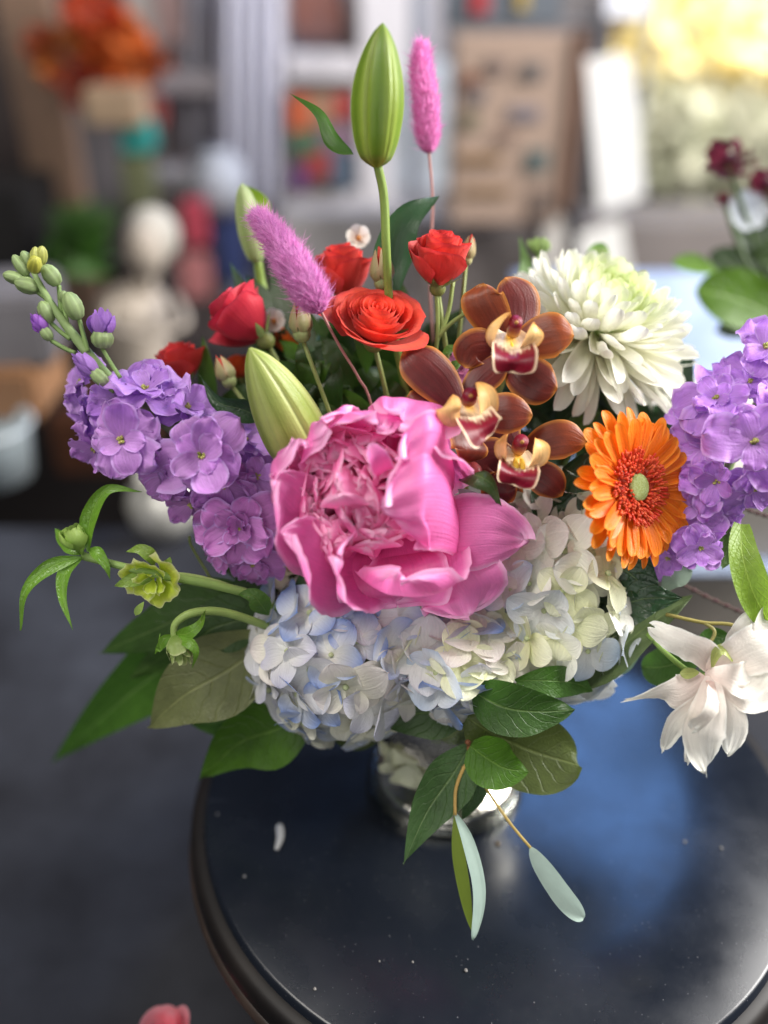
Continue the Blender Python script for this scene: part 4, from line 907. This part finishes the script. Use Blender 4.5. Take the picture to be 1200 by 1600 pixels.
for px, py in [(716, 552), (728, 540), (722, 575), (708, 566), (734, 566), (722, 590)]:
    mb = MB()
    for k in range(5):
        a = k*1.257+px; d = R_*cos(a)+U_*sin(a); bent(mb, P(px, py, .45), d+V(0, 0, 1)*.3, V(0, 0, 1), S(12, .45), S(9, .45), .1, .3, shape='obov', nu=4, nv=5, col=(.60, .20, .36))
    mb.build('blossom', M_pet, T)

# ================================================================== LILY BUDS
def lb_stem(t, q, r=4.5):
    mb = MB(); tube(mb, W(q), S(r, .43), 9, col=(.23, .33, .07)); mb.build('stem', M_stem, t)
t = lily_bud('tall upright green lily bud at the very top of the bouquet', P(588, 262, .418), P(598, 36, .400), S(80, .41), None, ((.15, .25, .02), (.33, .43, .07)), ridge=1.25, rot=.55, prof=[(.12, 0), (.46, .025), (.66, .08), (.86, .2), (.98, .36), (1, .46), (.95, .58), (.82, .70), (.62, .82), (.40, .91), (.2, .97), (.03, 1.0)])
lb_stem(t, [(590, 258, .418), (600, 310, .424), (604, 400, .432), (612, 500, .45), (640, 640, .47), (690, 900, .50)], 7)
leaf(t, [(552, 241, .424), (520, 222, .424), (498, 178, .430), (452, 146, .448)], 27, 'lance', (.045, .13, .015), M_blade, cup=.6, ruf=.02)
leaf(t, [(618, 470, .47), (612, 410, .468), (632, 345, .464), (684, 306, .47)], 72, 'leaf', (.025, .075, .030), M_blade, cup=.9, roll=(.2, -.7))
t = lily_bud('large pale green lily bud leaning left just above the peony', P(492, 742, .452), P(390, 543, .412), S(100, .435), None, ((.28, .36, .06), (.50, .55, .20)), ridge=.8, rot=1.4,
             prof=[(.3, 0), (.7, .06), (.92, .2), (1, .34), (.97, .46), (.88, .6), (.70, .75), (.46, .88), (.22, .96), (.03, 1.0)])
t = lily_bud('blurred pale green lily bud behind the leaning pink tail', P(402, 412, .505), P(378, 286, .49), S(42, .5), None, ((.33, .42, .16), (.46, .54, .26)), ridge=.6, rot=.9)
leaf(t, [(420, 345, .50), (405, 315, .50), (384, 290, .497)], 28, 'leaf', (.22, .38, .02), M_blade)
lb_stem(t, [(402, 408, .505), (410, 450, .51), (430, 500, .51), (520, 650, .51)], 9)
for p, w in [([(470, 600, .49), (425, 500, .50), (385, 430, .51)], 60), ([(500, 560, .48), (450, 480, .49), (420, 415, .5)], 44), ([(470, 620, .475), (500, 570, .47), (540, 545, .47)], 50), ([(430, 560, .49), (400, 500, .5), (360, 410, .515)], 36)]:
    leaf(t, p, w, 'leaf', (.020, .055, .010), M_blade)

# ================================================================== PINK TAILS
def tail(label, path, w, col, n, stem, seed, curlw=.18):
    rd = random.Random(seed); nr = np.random.RandomState(seed); t = thing('bunny_tail_grass', label, 'dried grass', P(*path[0]), 'pink dyed fluffy tail grasses')
    pts = W(path); mb = MB(); prof = [.35, .75, .95, 1, .96, .85, .68, .46, .2]; d = path[1][2]
    tube(mb, pts, [S(w, d)*.36*k for k in prof], 16, 24, col=A(*col)*.85); mb.build('head', M_hair, t)
    c = spline(pts, 60); Tn = nrm(np.gradient(c, axis=0)); mb = MB(); k3 = np.array([0, .33, .66, 1])
    vs, fs, uv, cs = [], [], [], []
    for i in range(n):
        s = rd.random()**.9; j = min(59, int(s*59.99)); q = c[j]; tt = Tn[j]; x, y, z = frame(tt); a = rd.uniform(0, 6.283); rr = S(w, d)*.36*np.interp(s, np.linspace(0, 1, 9), prof)
        o = x*cos(a)+y*sin(a); L_ = S(w, d)*rd.uniform(.12, .36)*(1 if rd.random() > .12 else 1.6); dr = nrm(o*rd.uniform(.35, .9)+tt*rd.uniform(.5, 1.0)+nr.normal(size=3)*.22)
        dr2 = nrm(dr+nr.normal(size=3)*.3+tt*.2); sd = nrm(np.cross(dr, nr.normal(size=3)))*S(.62, d)
        p0 = q+o*rr*.85; p1 = p0+dr*L_*.5; p2 = p1+dr2*L_*.5; b_ = len(vs)
        vs += [p0-sd, p0+sd, p1-sd*.7, p1+sd*.7, p2]; fs += [(b_, b_+1, b_+3, b_+2), (b_+2, b_+3, b_+4)]; uv += [(0, 0)]*5
        cc_ = lerp(col, (.90, .50, .80), rd.random()*.75); cs += [cc_]*5
    mb.v.append(np.array(vs)); mb.f = fs; mb.uv.append(np.array(uv, float)); mb.c.append(np.array(cs)); mb.n = len(vs); mb.build('fluff', M_hair, t)
    mb = MB(); tube(mb, W(stem), S(2.4, .44), 6, col=(.45, .22, .20)); mb.build('stem', M_stem, t)
tail('leaning fluffy pink tail left of the coral roses', [(500, 486, .424), (488, 462, .42), (458, 415, .42), (428, 368, .428), (402, 338, .44)], 72, (.54, .19, .45), 7500, [(498, 480, .426), (530, 540, .436), (560, 590, .446), (585, 650, .46), (640, 900, .50)], 3)
tail('upright fluffy pink tail right of the tall lily bud', [(670, 238, .49), (668, 205, .488), (664, 150, .484), (658, 104, .482), (660, 72, .482)], 52, (.70, .24, .52), 4500, [(670, 235, .49), (676, 320, .492), (672, 460, .497), (690, 700, .51)], 5)

# ================================================================== LEFT SPRIGS
T = thing('green_bud_sprig', 'bright green bud sprig with long curling bracts reaching far left', 'sprig', P(250, 890, .44))
GB = (.13, .30, .03)
mb = MB(); tube(mb, W([(128, 868, .436), (180, 882, .436), (260, 900, .437), (340, 915, .445), (420, 940, .46), (520, 1000, .49)]), [S(7), S(6), S(7), S(8), S(8), S(8)], 10, col=(.28, .42, .12)); mb.build('stem', M_stem, T)
q0 = P(130, 868, .434); q1 = P(108, 822, .428); mb = MB(); ax = nrm(q1-q0)
for k in range(11): cup(mb, q0+ax*S(k*1.2), ax, k*2.4, S(10+1.6*k), 1.4, S(50-1.2*k), lean=-.35, pt=.35, ruf=.05, col=grad((.22, .40, .06), (.40, .56, .14), var=.12), nu=8, nv=8)
o = mb.build('bud', M_bud, T)
for p, w, rl in [([(138, 862, .434), (140, 810, .430), (168, 765, .428), (222, 768, .430)], 30, (.3, -.5)), ([(128, 870, .434), (78, 886, .432), (40, 925, .430), (32, 985, .434)], 26, (.3, -.4)), ([(130, 872, .434), (102, 895, .432), (98, 935, .43), (114, 985, .430)], 24, (-.3, .3)),
                 ([(140, 858, .433), (152, 865, .43), (166, 885, .43), (172, 906, .432)], 22, .4), ([(130, 866, .436), (112, 850, .44), (96, 838, .45), (88, 826, .455)], 34, 0)]:
    leaf(T, p, w, 'lance', GB, M_leafg, cup=.7, ruf=.04, roll=rl, name='bract')
mb = MB(); qq = P(90, 650, .6)
T = thing('lime_flower', 'frilly lime green half open flower on the left sprig', 'flower', P(230, 915, .43))
fa = V(-.25, -.45, .85); c0 = P(245, 898, .44); rd = random.Random(6)
for k in range(8):
    mb = MB(); cup(mb, c0+fa*S(2*k-4), fa, k*2.4+.5, S(36-3.6*k), 1.1, S(32-1.2*k), lean=.22, curl=.30, ruf=.16, pt=.05, col=grad((.46, .58, .03), (.56, .66, .08), (.76, .80, .40), .8), nu=18, nv=12, seed=k+3); mb.build('petal', M_pet, T)
for p, w in [([(240, 885, .438), (235, 868, .432), (218, 858, .430), (196, 862, .432)], 22), ([(245, 910, .44), (215, 905, .436), (195, 910, .434), (178, 916, .436)], 22), ([(250, 890, .44), (262, 880, .438), (266, 870, .438)], 14), ([(225, 940, .437), (215, 955, .436), (212, 962, .436)], 12)]:
    leaf(T, p, w, 'leaf', (.20, .34, .06), M_leafg, name='sepal')
mb = MB(); tube(mb, W([(252, 898, .44), (300, 902, .443), (360, 918, .45), (430, 950, .465), (520, 1010, .49)]), S(6), 9, col=(.36, .48, .16)); mb.build('stem', M_stem, T)
T = thing('nodding_green_bud', 'nodding green bud on a hooked stalk over the dark leaves', 'bud', P(280, 1015, .43))
mb = MB(); tube(mb, W([(272, 998, .436), (274, 975, .436), (300, 958, .437), (345, 956, .443), (400, 972, .455), (500, 1010, .49)]), [S(5), S(6), S(7), S(7), S(7), S(7)], 9, col=(.30, .42, .12)); mb.build('stem', M_stem, T)
q0 = P(270, 990, .436); ax = nrm(P(294, 1050, .430)-q0); mb = MB()
for k in range(8): cup(mb, q0+ax*S(2), ax, k*2.4, S(9+2.1*k), 1.15, S(56-2.5*k), lean=-.12, curl=.1, pt=.4, ruf=.10, col=grad((.18, .30, .05), (.34, .44, .14), (.5, .56, .26), .8, var=.15), nu=8, nv=8, seed=k)
mb.build('bud', M_bud, T)
for p, w in [([(272, 992, .436), (292, 990, .430), (312, 975, .43), (322, 950, .436)], 22), ([(268, 992, .436), (255, 1000, .435), (247, 1015, .434), (250, 990, .436)], 14), ([(272, 996, .434), (296, 1005, .428), (306, 1020, .428), (300, 1044, .432)], 18), ([(266, 996, .436), (250, 1010, .436), (242, 1022, .438)], 14)]:
    leaf(T, p, w, 'lance', GB, M_leafg, name='bract')

# ================================================================== FOLIAGE
def sprig(label, loc, group=None): return thing('leafy_sprig', label, 'foliage', P(*loc), group)
DG, MG, BG = (.022, .060, .012), (.06, .15, .022), (.10, .25, .022)
T = sprig('spray of large green leaves fanning out at the lower left', (420, 1010, .49))
leaf(T, [(430, 940, .475), (330, 945, .485), (240, 985, .495), (158, 1020, .515)], 92, col=(.035, .085, .016), roll=-.2)
leaf(T, [(440, 960, .49), (330, 1000, .505), (210, 1080, .535), (84, 1190, .585)], 128, col=(.050, .135, .016), fold=.15, roll=.15)
leaf(T, [(430, 960, .478), (370, 970, .474), (320, 990, .472), (306, 1040, .474)], 92, col=(.035, .085, .02))
leaf(T, [(440, 985, .475), (360, 1045, .472), (290, 1085, .472), (232, 1135, .478)], 134, col=(.15, .185, .075), fold=.12, roll=-.1)
leaf(T, [(500, 1110, .485), (430, 1140, .485), (370, 1165, .488), (312, 1218, .495)], 112, col=(.055, .15, .010), fold=.1, roll=.1)
leaf(T, [(480, 1050, .488), (400, 1110, .492), (340, 1130, .498), (285, 1128, .505)], 80, col=(.040, .105, .016), roll=.3)
leaf(T, [(450, 930, .486), (360, 960, .492), (280, 1010, .50), (205, 1060, .512)], 84, col=(.045, .11, .018), roll=-.3)
leaf(T, [(470, 900, .485), (420, 905, .480), (380, 918, .478), (352, 940, .478)], 50, col=DG)
leaf(T, [(420, 962, .455), (408, 945, .450), (395, 930, .448), (372, 928, .448)], 34, col=MG)
leaf(T, [(620, 890, .462), (560, 880, .455), (500, 900, .455), (448, 948, .458)], 84, col=(.022, .055, .015), ruf=.03)
leaf(T, [(520, 780, .48), (470, 860, .48), (400, 900, .485), (330, 870, .488)], 60, col=DG)
mb = MB(); tube(mb, [P(330, 905, .47), P(300, 855, .465), P(296, 838, .463)], S(2.5), 6, col=(.2, .25, .08)); mb.build('tendril', M_stem, T)
mb = MB(); tube(mb, [P(430, 950, .48), P(520, 1030, .50), MOUTH], .002, 8, col=(.2, .16, .07)); mb.build('twig', M_stem, T)
T = sprig('spray of green leaves hanging in front of the silver vase', (735, 1120, .455))
leaf(T, [(742, 1112, .462), (690, 1112, .460), (635, 1118, .462), (575, 1128, .468)], 84, col=(.035, .085, .020), roll=-.1)
leaf(T, [(736, 1158, .456), (708, 1210, .452), (668, 1270, .448), (630, 1350, .442)], 84, col=(.045, .105, .032), roll=(.0, .2), fold=.1)
leaf(T, [(735, 1180, .462), (742, 1210, .462), (738, 1245, .462), (722, 1282, .462)], 48, col=(.035, .09, .028))
leaf(T, [(730, 1118, .458), (780, 1150, .456), (840, 1180, .456), (905, 1196, .460)], 128, 'round', (.095, .140, .035), wav=1.2, fold=.08)
leaf(T, [(736, 1165, .448), (768, 1190, .444), (792, 1202, .443), (824, 1204, .446)], 84, 'heart', (.060, .165, .012), fold=.15)
leaf(T, [(745, 1082, .440), (790, 1106, .431), (845, 1113, .431), (898, 1108, .438)], 86, 'heart', (.032, .090, .014), ruf=.1, fold=.1)
leaf(T, [(800, 1064, .440), (860, 1064, .438), (900, 1068, .452), (925, 1080, .455)], 50, col=(.05, .14, .02))
leaf(T, [(600, 1110, .49), (575, 1140, .49), (545, 1155, .495), (515, 1150, .5)], 50, col=(.05, .08, .02))
mb = MB(); tube(mb, W([(745, 1095, .458), (733, 1130, .455), (731, 1185, .454), (722, 1200, .453)]), S(3.2, .45), 8, col=(.28, .13, .05)); mb.build('twig', M_stem, T)
for x, y in [(733, 1196), (731, 1160), (748, 1098)]: mb = MB(); bead(mb, P(x, y, .453), S(5), V(0, 1, 0), 1, 8, 6, col=(.26, .10, .05), noise=.15); mb.build('node', M_stem, T)
T = thing('eucalyptus_sprig', 'folded mint green eucalyptus leaf hanging straight down in front of the table', 'eucalyptus', P(722, 1220, .45), 'eucalyptus leaves dangling below the bouquet')
mb = MB(); tube(mb, W([(731, 1190, .453), (722, 1205, .452), (712, 1235, .450), (711, 1274, .446)]), S(2.8, .45), 8, col=(.42, .27, .08)); mb.build('stalk', M_stem, T)
leaf(T, [(711, 1270, .446), (730, 1320, .440), (744, 1390, .434), (739, 1468, .428)], 33, 'oval', (.30, .43, .40), M_euc, cup=.8, fray=.01, roll=(.5, .8), ruf=0)
leaf(T, [(711, 1272, .448), (716, 1330, .443), (728, 1400, .437), (737, 1455, .430)], 24, 'oval', (.13, .20, .03), M_euc, cup=.1, roll=(-.5, -.7), ruf=0)
T = thing('eucalyptus_sprig', 'flat mint green eucalyptus leaf on a thin yellow stalk right of the vase', 'eucalyptus', P(780, 1255, .45), 'eucalyptus leaves dangling below the bouquet')
mb = MB(); tube(mb, W([(752, 1220, .456), (770, 1248, .452), (800, 1290, .447), (831, 1327, .443)]), S(2.3, .45), 8, col=(.50, .36, .10)); mb.build('stalk', M_stem, T)
leaf(T, [(830, 1324, .443), (850, 1355, .440), (880, 1400, .436), (911, 1438, .434)], 39, (.12, .55, .7, 2.6, .5), (.35, .49, .46), M_euc, cup=.5, wav=1.0, roll=-.3, ruf=0)
T = sprig('dark serrated leaves and a long grey green leaf right of the hydrangea', (960, 960, .46))
leaf(T, [(870, 1080, .47), (940, 1040, .462), (1010, 980, .456), (1082, 930, .458)], 74, col=(.10, .155, .065), fold=.3, roll=.5, cup=.6)
leaf(T, [(890, 880, .462), (960, 885, .455), (1000, 910, .452), (1028, 950, .452)], 86, col=(.012, .045, .016), mat=M_leafg, ruf=.10, rf=4)
leaf(T, [(900, 930, .462), (960, 945, .455), (1010, 935, .45), (1064, 934, .452)], 74, col=(.014, .048, .018), mat=M_leafg, ruf=.10, rf=4)
leaf(T, [(925, 1010, .47), (960, 1035, .466), (985, 1020, .464), (1015, 990, .464)], 40, col=(.13, .22, .16))
leaf(T, [(1035, 925, .458), (1050, 905, .455), (1066, 898, .455), (1082, 893, .456)], 34, 'oval', (.22, .32, .26), M_euc)
leaf(T, [(880, 730, .452), (905, 745, .452), (925, 765, .452)], 80, col=(.015, .045, .018), mat=M_leafg)
leaf(T, [(870, 790, .458), (900, 800, .456), (925, 792, .456)], 60, col=(.02, .06, .02), mat=M_leafg)
leaf(T, [(835, 745, .462), (870, 800, .46), (905, 850, .46)], 70, col=(.02, .055, .02), mat=M_leafg)
T = thing('glossy_curled_leaf', 'glossy curled green leaf between the peony and the lowest orchid', 'leaf', P(740, 760, .43))
leaf(T, [(716, 748, .432), (740, 742, .418), (768, 758, .416), (781, 790, .424)], 42, 'leaf', (.055, .12, .035), M_leafg, cup=-.9, roll=.3)
leaf(T, [(716, 765, .436), (735, 780, .428), (755, 792, .428), (775, 790, .43)], 30, 'leaf', (.30, .38, .40), M_euc, cup=.5)
T = sprig('lime green leaf at the right edge above the white blossom', (1180, 960, .44))
leaf(T, [(1158, 818, .436), (1160, 870, .430), (1178, 930, .428), (1216, 992, .43)], 56, (.45, .6, .8, 2.2, .5), (.17, .31, .03), cup=.5, fold=.1, mat=M_leaf)
leaf(T, [(1132, 818, .452), (1140, 845, .45), (1134, 870, .45), (1128, 890, .45)], 38, col=(.05, .11, .02))
mb = MB(); tube(mb, W([(1040, 960, .452), (1100, 973, .448), (1150, 978, .445), (1215, 1012, .44)]), S(3.2), 8, col=(.28, .24, .07)); mb.build('twig', M_stem, T)
mb = MB(); tube(mb, W([(1100, 973, .448), (1116, 985, .446), (1112, 1000, .445), (1096, 1012, .444)]), S(3), 8, col=(.26, .24, .08)); mb.build('twig', M_stem, T)
mb = MB(); tube(mb, W([(1160, 980, .446), (1178, 965, .44), (1185, 945, .436)]), S(2.6), 8, col=(.30, .26, .08)); mb.build('twig', M_stem, T)
T = thing('speckled_twig', 'thin dark speckled twigs crossing the cream box at the right', 'twig', P(1150, 880, .5))
for q in ([(1050, 905, .5), (1110, 935, .5), (1165, 960, .5), (1190, 975, .5)], [(1120, 770, .5), (1165, 795, .5), (1225, 815, .5)]):
    mb = MB(); tube(mb, W(q), S(2, .5), 6, col=(.10, .05, .04))
    c_ = spline(W(q), 22)
    for k in c_[2:-1:2]: bead(mb, k, S(3.4, .5), R_, 1.5, 6, 5, col=(.10, .04, .04))
    mb.build('branch', M_stem, T)
# dark greenery filling the heart of the bouquet
T = sprig('dark leafy greenery filling the middle of the bouquet behind the flowers', (640, 620, .5))
rd = random.Random(33)
for k in range(110):
    x, y = rd.choice([(rd.uniform(440, 720), rd.uniform(520, 690)), (rd.uniform(480, 700), rd.uniform(520, 660)),  (rd.uniform(760, 960), rd.uniform(590, 760)), (rd.uniform(330, 460), rd.uniform(580, 720)), (rd.uniform(960, 1090), rd.uniform(640, 760))])
    d = rd.uniform(.485, .53); a = rd.uniform(0, pi); L_ = rd.uniform(60, 105)
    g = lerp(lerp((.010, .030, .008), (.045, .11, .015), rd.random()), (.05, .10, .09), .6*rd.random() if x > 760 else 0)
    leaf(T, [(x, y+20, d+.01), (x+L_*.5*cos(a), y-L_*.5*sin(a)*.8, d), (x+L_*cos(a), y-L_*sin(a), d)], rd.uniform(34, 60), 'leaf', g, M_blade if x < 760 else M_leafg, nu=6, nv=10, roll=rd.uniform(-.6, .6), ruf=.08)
for k in range(44):
    x, y = rd.uniform(440, 720), rd.uniform(560, 680); d = rd.uniform(.458, .482); a = rd.uniform(.15*pi, .85*pi); L_ = rd.uniform(50, 92)
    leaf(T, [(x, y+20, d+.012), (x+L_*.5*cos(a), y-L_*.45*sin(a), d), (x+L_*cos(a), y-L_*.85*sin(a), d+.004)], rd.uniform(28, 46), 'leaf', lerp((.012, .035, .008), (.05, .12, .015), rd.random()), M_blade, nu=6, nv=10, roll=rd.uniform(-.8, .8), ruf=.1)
for k in range(26):
    x, y = rd.uniform(470, 900), rd.uniform(1040, 1110); d = rd.uniform(.515, .53); a = rd.uniform(-pi*.9, -.1)
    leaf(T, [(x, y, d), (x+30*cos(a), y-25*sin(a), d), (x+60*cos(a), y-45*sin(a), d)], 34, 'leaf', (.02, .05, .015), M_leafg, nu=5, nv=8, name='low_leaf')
T = thing('dark_blade_leaf', 'single dark pointed leaf left of the big lily bud', 'leaf', P(400, 640, .45))
leaf(T, [(412, 655, .455), (380, 640, .450), (340, 628, .448), (311, 586, .452)], 42, 'lance', (.022, .062, .022), M_leafg, cup=.8, roll=.3)
T = thing('white_filler_bloom', 'little white blooms with brown hearts hidden left of the centre', 'filler flower', P(470, 580, .49))
for px, py, r in [(487, 588, 30), (428, 502, 22), (350, 655, 24), (560, 372, 22)]:
    mb = MB()
    for k in range(6):
        a = k*1.05+px; d = R_*cos(a)+U_*sin(a); bent(mb, P(px, py, .49), d+V(0, 0, 1)*.4, V(0, 0, 1), S(r, .49), S(r*.8, .49), .1, .2, shape='obov', nu=5, nv=6, col=grad((.75, .5, .35), (.80, .78, .72), p=.5))
    o = mb.build('bloom', M_pet, T); mb = MB(); bead(mb, P(px, py, .487), S(5, .49), V(0, 0, 1), .6, 8, 5, col=(.4, .16, .04)); mb.build('heart', M_stem, o)
T = thing('green_filler_bud', 'small green seed head rising behind the chrysanthemum', 'bud', P(845, 400, .53))
for px, py, r in [(842, 385, 17), (935, 400, 16)]:
    mb = MB()
    for k in range(9): cup(mb, P(px, py+14, .53), V(.1, 1, 0), k*2.4, S(6+r*.1*k, .53), 1.2, S(28-k, .53), lean=.1, pt=.4, ruf=.1, col=(.30, .42, .14), nu=6, nv=6)
    mb.build('bud', M_bud, T)
leaf(T, [(815, 470, .53), (822, 420, .53), (812, 370, .53)], 26, 'lance', (.16, .30, .10), M_blade); leaf(T, [(925, 420, .54), (938, 395, .54), (950, 400, .54)], 36, 'leaf', (.16, .34, .08), M_blade)
mb = MB(); tube(mb, W([(842, 398, .53), (838, 480, .53), (820, 640, .53)]), S(4, .53), 6, col=(.2, .3, .1)); mb.build('stem', M_stem, T)

# ================================================================== WHITE BLOSSOM (right)
T = thing('white_blossom', 'ragged white blossom with a blush pink heart hanging at the right edge', 'blossom', P(1105, 1050, .43))
wc = lambda b_=.5: grad(lerp((.82, .58, .54), (.87, .86, .80), 1-b_), (.87, .86, .79), (.90, .90, .85), .85, .6, var=.03)
for p, w, cp, rl, sh_, b_ in [([(1112, 1052, .434), (1098, 1020, .428), (1065, 1000, .428), (1018, 978, .432)], 66, .5, (.2, .7), 'oval', .7),
                          ([(1100, 1056, .432), (1068, 1082, .426), (1035, 1082, .426), (975, 1092, .43)], 66, -.4, (.0, .2), (.25, .42, .8, 1.0, 1.0), .8),
                          ([(1108, 1062, .432), (1092, 1100, .426), (1060, 1130, .424), (1036, 1172, .43)], 46, .5, (.3, .1), 'spoon', .5),
                          ([(1112, 1062, .43), (1106, 1110, .420), (1098, 1155, .420), (1102, 1206, .426)], 72, .4, (-.3, .1), 'spoon', .4),
                          ([(1106, 1062, .434), (1086, 1110, .43), (1078, 1150, .43), (1072, 1190, .434)], 34, .4, (.4, .4), 'obov', .4),
                          ([(1116, 1058, .432), (1138, 1100, .424), (1148, 1135, .424), (1138, 1176, .43)], 46, .4, (-.3, -.6), 'spoon', .5),
                          ([(1110, 1060, .428), (1120, 1080, .416), (1115, 1110, .412), (1082, 1135, .418)], 50, -.5, (.3, .5), 'obov', .9),
                          ([(1108, 1050, .432), (1140, 1058, .42), (1168, 1062, .42), (1196, 1040, .425)], 66, .5, (.1, .5), 'obov', .6),
                          ([(1112, 1048, .434), (1150, 1030, .424), (1190, 1010, .422), (1240, 1000, .43)], 90, .5, (-.1, .2), 'round', .6),
                          ([(1140, 1040, .44), (1150, 1010, .434), (1165, 985, .43), (1180, 962, .434)], 60, .6, (.3, -.3), 'obov', .2),
                          ([(1170, 1040, .438), (1190, 1000, .43), (1200, 975, .428), (1222, 960, .43)], 60, .6, (-.3, .3), 'obov', .2),
                          ([(1125, 1075, .430), (1160, 1090, .42), (1190, 1085, .422), (1215, 1060, .428)], 56, .4, (.2, .4), 'round', .4)]:
    mb = MB(); ribbon(mb, W(p), S(w*.88, .43), sh_, cup=cp, roll=rl, fray=.015, ruf=.12, rf=2.1, rag=.045, wav=1.2, nu=18, nv=22, col=wc(b_), seed=w+p[3][0]); mb.build('petal', M_white, T)
for p, w in [([(1092, 1050, .43), (1075, 1052, .428), (1062, 1052, .428)], 18), ([(1112, 1045, .428), (1120, 1020, .424), (1132, 1015, .424), (1146, 1034, .426)], 18)]: leaf(T, p, w, 'oval', (.30, .38, .12), M_leafg, name='sepal')
mb = MB(); tube(mb, W([(1012, 990, .452), (1040, 1020, .445), (1075, 1048, .438), (1104, 1056, .434)]), S(4.5), 8, col=(.20, .32, .07)); mb.build('stem', M_stem, T)
T = sprig('round green leaves half hidden behind the white blossom', (1050, 1040, .46))
leaf(T, [(1095, 1020, .462), (1060, 1035, .466), (1030, 1042, .468), (1002, 1042, .47)], 62, 'round', (.045, .12, .02))
leaf(T, [(1120, 1015, .455), (1145, 1020, .452), (1170, 1012, .452)], 36, col=(.06, .15, .03)); leaf(T, [(1135, 1095, .446), (1160, 1092, .444), (1180, 1082, .444), (1198, 1062, .446)], 40, col=(.05, .16, .012))
leaf(T, [(1095, 1060, .456), (1110, 1000, .46), (1150, 1000, .46)], 40, col=(.03, .09, .01))

# ================================================================== NEIGHBOURS OF THE BOUQUET
P_, S_ = P, S
P = lambda x, y, d: P_(x, y, d*.8)
S = lambda p, d=.43: S_(p, d*.8)
T = thing('potted_plant', 'blurred dark plant with maroon blooms reaching in at the right edge', 'plant', P(1230, 560, .80))
for px, py, r in [(1138, 257, 40), (1198, 292, 30), (1133, 314, 14)]:
    mb = MB()
    for k in range(16):
        a = k*2.4; rr = S(r, .8)*math.sqrt((k+1)/16); q = P(px, py, .8)+(R_*cos(a)+U_*sin(a)*.75)*rr*.75
        d = nrm(R_*cos(a)*.8+U_*(sin(a)*.6+.3)-F_*.6); bent(mb, q, d, U_, S(r*.55, .8), S(r*.5, .8), .2, .5, shape='obov', nu=4, nv=5, col=A(.11, .016, .032)*rd.uniform(.7, 1.5))
    mb.build('bloom', M_pet, T)
    mb = MB(); bead(mb, P(px, py+2, .81), S(r*.62, .8), U_, .75, 12, 8, col=(.09, .012, .025), noise=.1); mb.build('bloom_core', M_pet, T)
    mb = MB(); tube(mb, [P(px, py+5, .8), P(px+30, py+90, .8), P(1240, 560, .82)], S(4, .8), 6, col=(.05, .09, .02)); mb.build('stalk', M_stem, T)
mb = MB()
for k in range(7):
    a = k*.9; bent(mb, P(1168, 330, .8), R_*cos(a)+U_*sin(a), -F_, S(34, .8), S(24, .8), .2, .2, shape='obov', nu=4, nv=6, col=(.62, .66, .72))
mb.build('white_bloom', M_pet, T)
for p, w, c_ in [([(1240, 520, .8), (1190, 480, .79), (1135, 462, .78), (1086, 455, .78)], 92, (.07, .17, .006)), ([(1250, 470, .84), (1180, 430, .83), (1110, 395, .83)], 70, (.022, .05, .012)), ([(1260, 440, .85), (1200, 380, .84), (1150, 350, .84)], 80, (.02, .045, .012)),
                 ([(1250, 540, .83), (1190, 500, .82), (1120, 520, .82)], 60, (.03, .05, .03)), ([(1260, 500, .86), (1200, 440, .86), (1120, 430, .86)], 60, (.02, .04, .012)), ([(1120, 425, .8), (1085, 412, .8), (1050, 410, .8)], 30, (.12, .26, .03)), ([(1260, 430, .8), (1220, 400, .8), (1185, 400, .8)], 70, (.03, .07, .01))]:
    leaf(T, p, w, 'oval', c_, M_leaf)
P, S = P_, S_
T = thing('pink_flower', 'blurred pink bloom standing low at the bottom left', 'flower', P(268, 1640, .505))
for k in range(9):
    mb = MB(); cup(mb, P(268, 1625, .51), V(-.1, .8, .5), k*2.4, S(14+3.4*k, .5), 1.2, S(54-1.5*k, .5), lean=.05, curl=.08, pt=.25, col=grad((.84, .20, .28), (.90, .46, .52), var=.1)); mb.build('petal', M_pet, T)
mb = MB(); tube(mb, [P(268, 1628, .51), P(300, 1800, .54)], .002, 6, col=(.1, .2, .04)); mb.build('stem', M_stem, T)
T = thing('low_white_bloom', 'blurred cream and green blossom at the bottom edge beside the table rim', 'flower', P(390, 1640, .56))
for px, py, c_ in [(378, 1588, (.60, .58, .48)), (402, 1600, (.72, .40, .36)), (392, 1572, (.45, .50, .38)), (372, 1605, (.12, .30, .16)), (412, 1585, (.16, .36, .26))]:
    mb = MB()
    for k in range(6): a = k*1.05; bent(mb, P(px, py, .57), R_*cos(a)+U_*sin(a)-F_*.4, -F_, S(18, .57), S(14, .57), .2, .4, shape='obov', nu=4, nv=5, col=c_)
    mb.build('blossom' if c_[0] > .3 else 'leaf', M_pet, T)
mb = MB(); tube(mb, [P(390, 1600, .572), P(400, 1760, .61)], .002, 6, col=(.1, .2, .04)); mb.build('stem', M_stem, T)
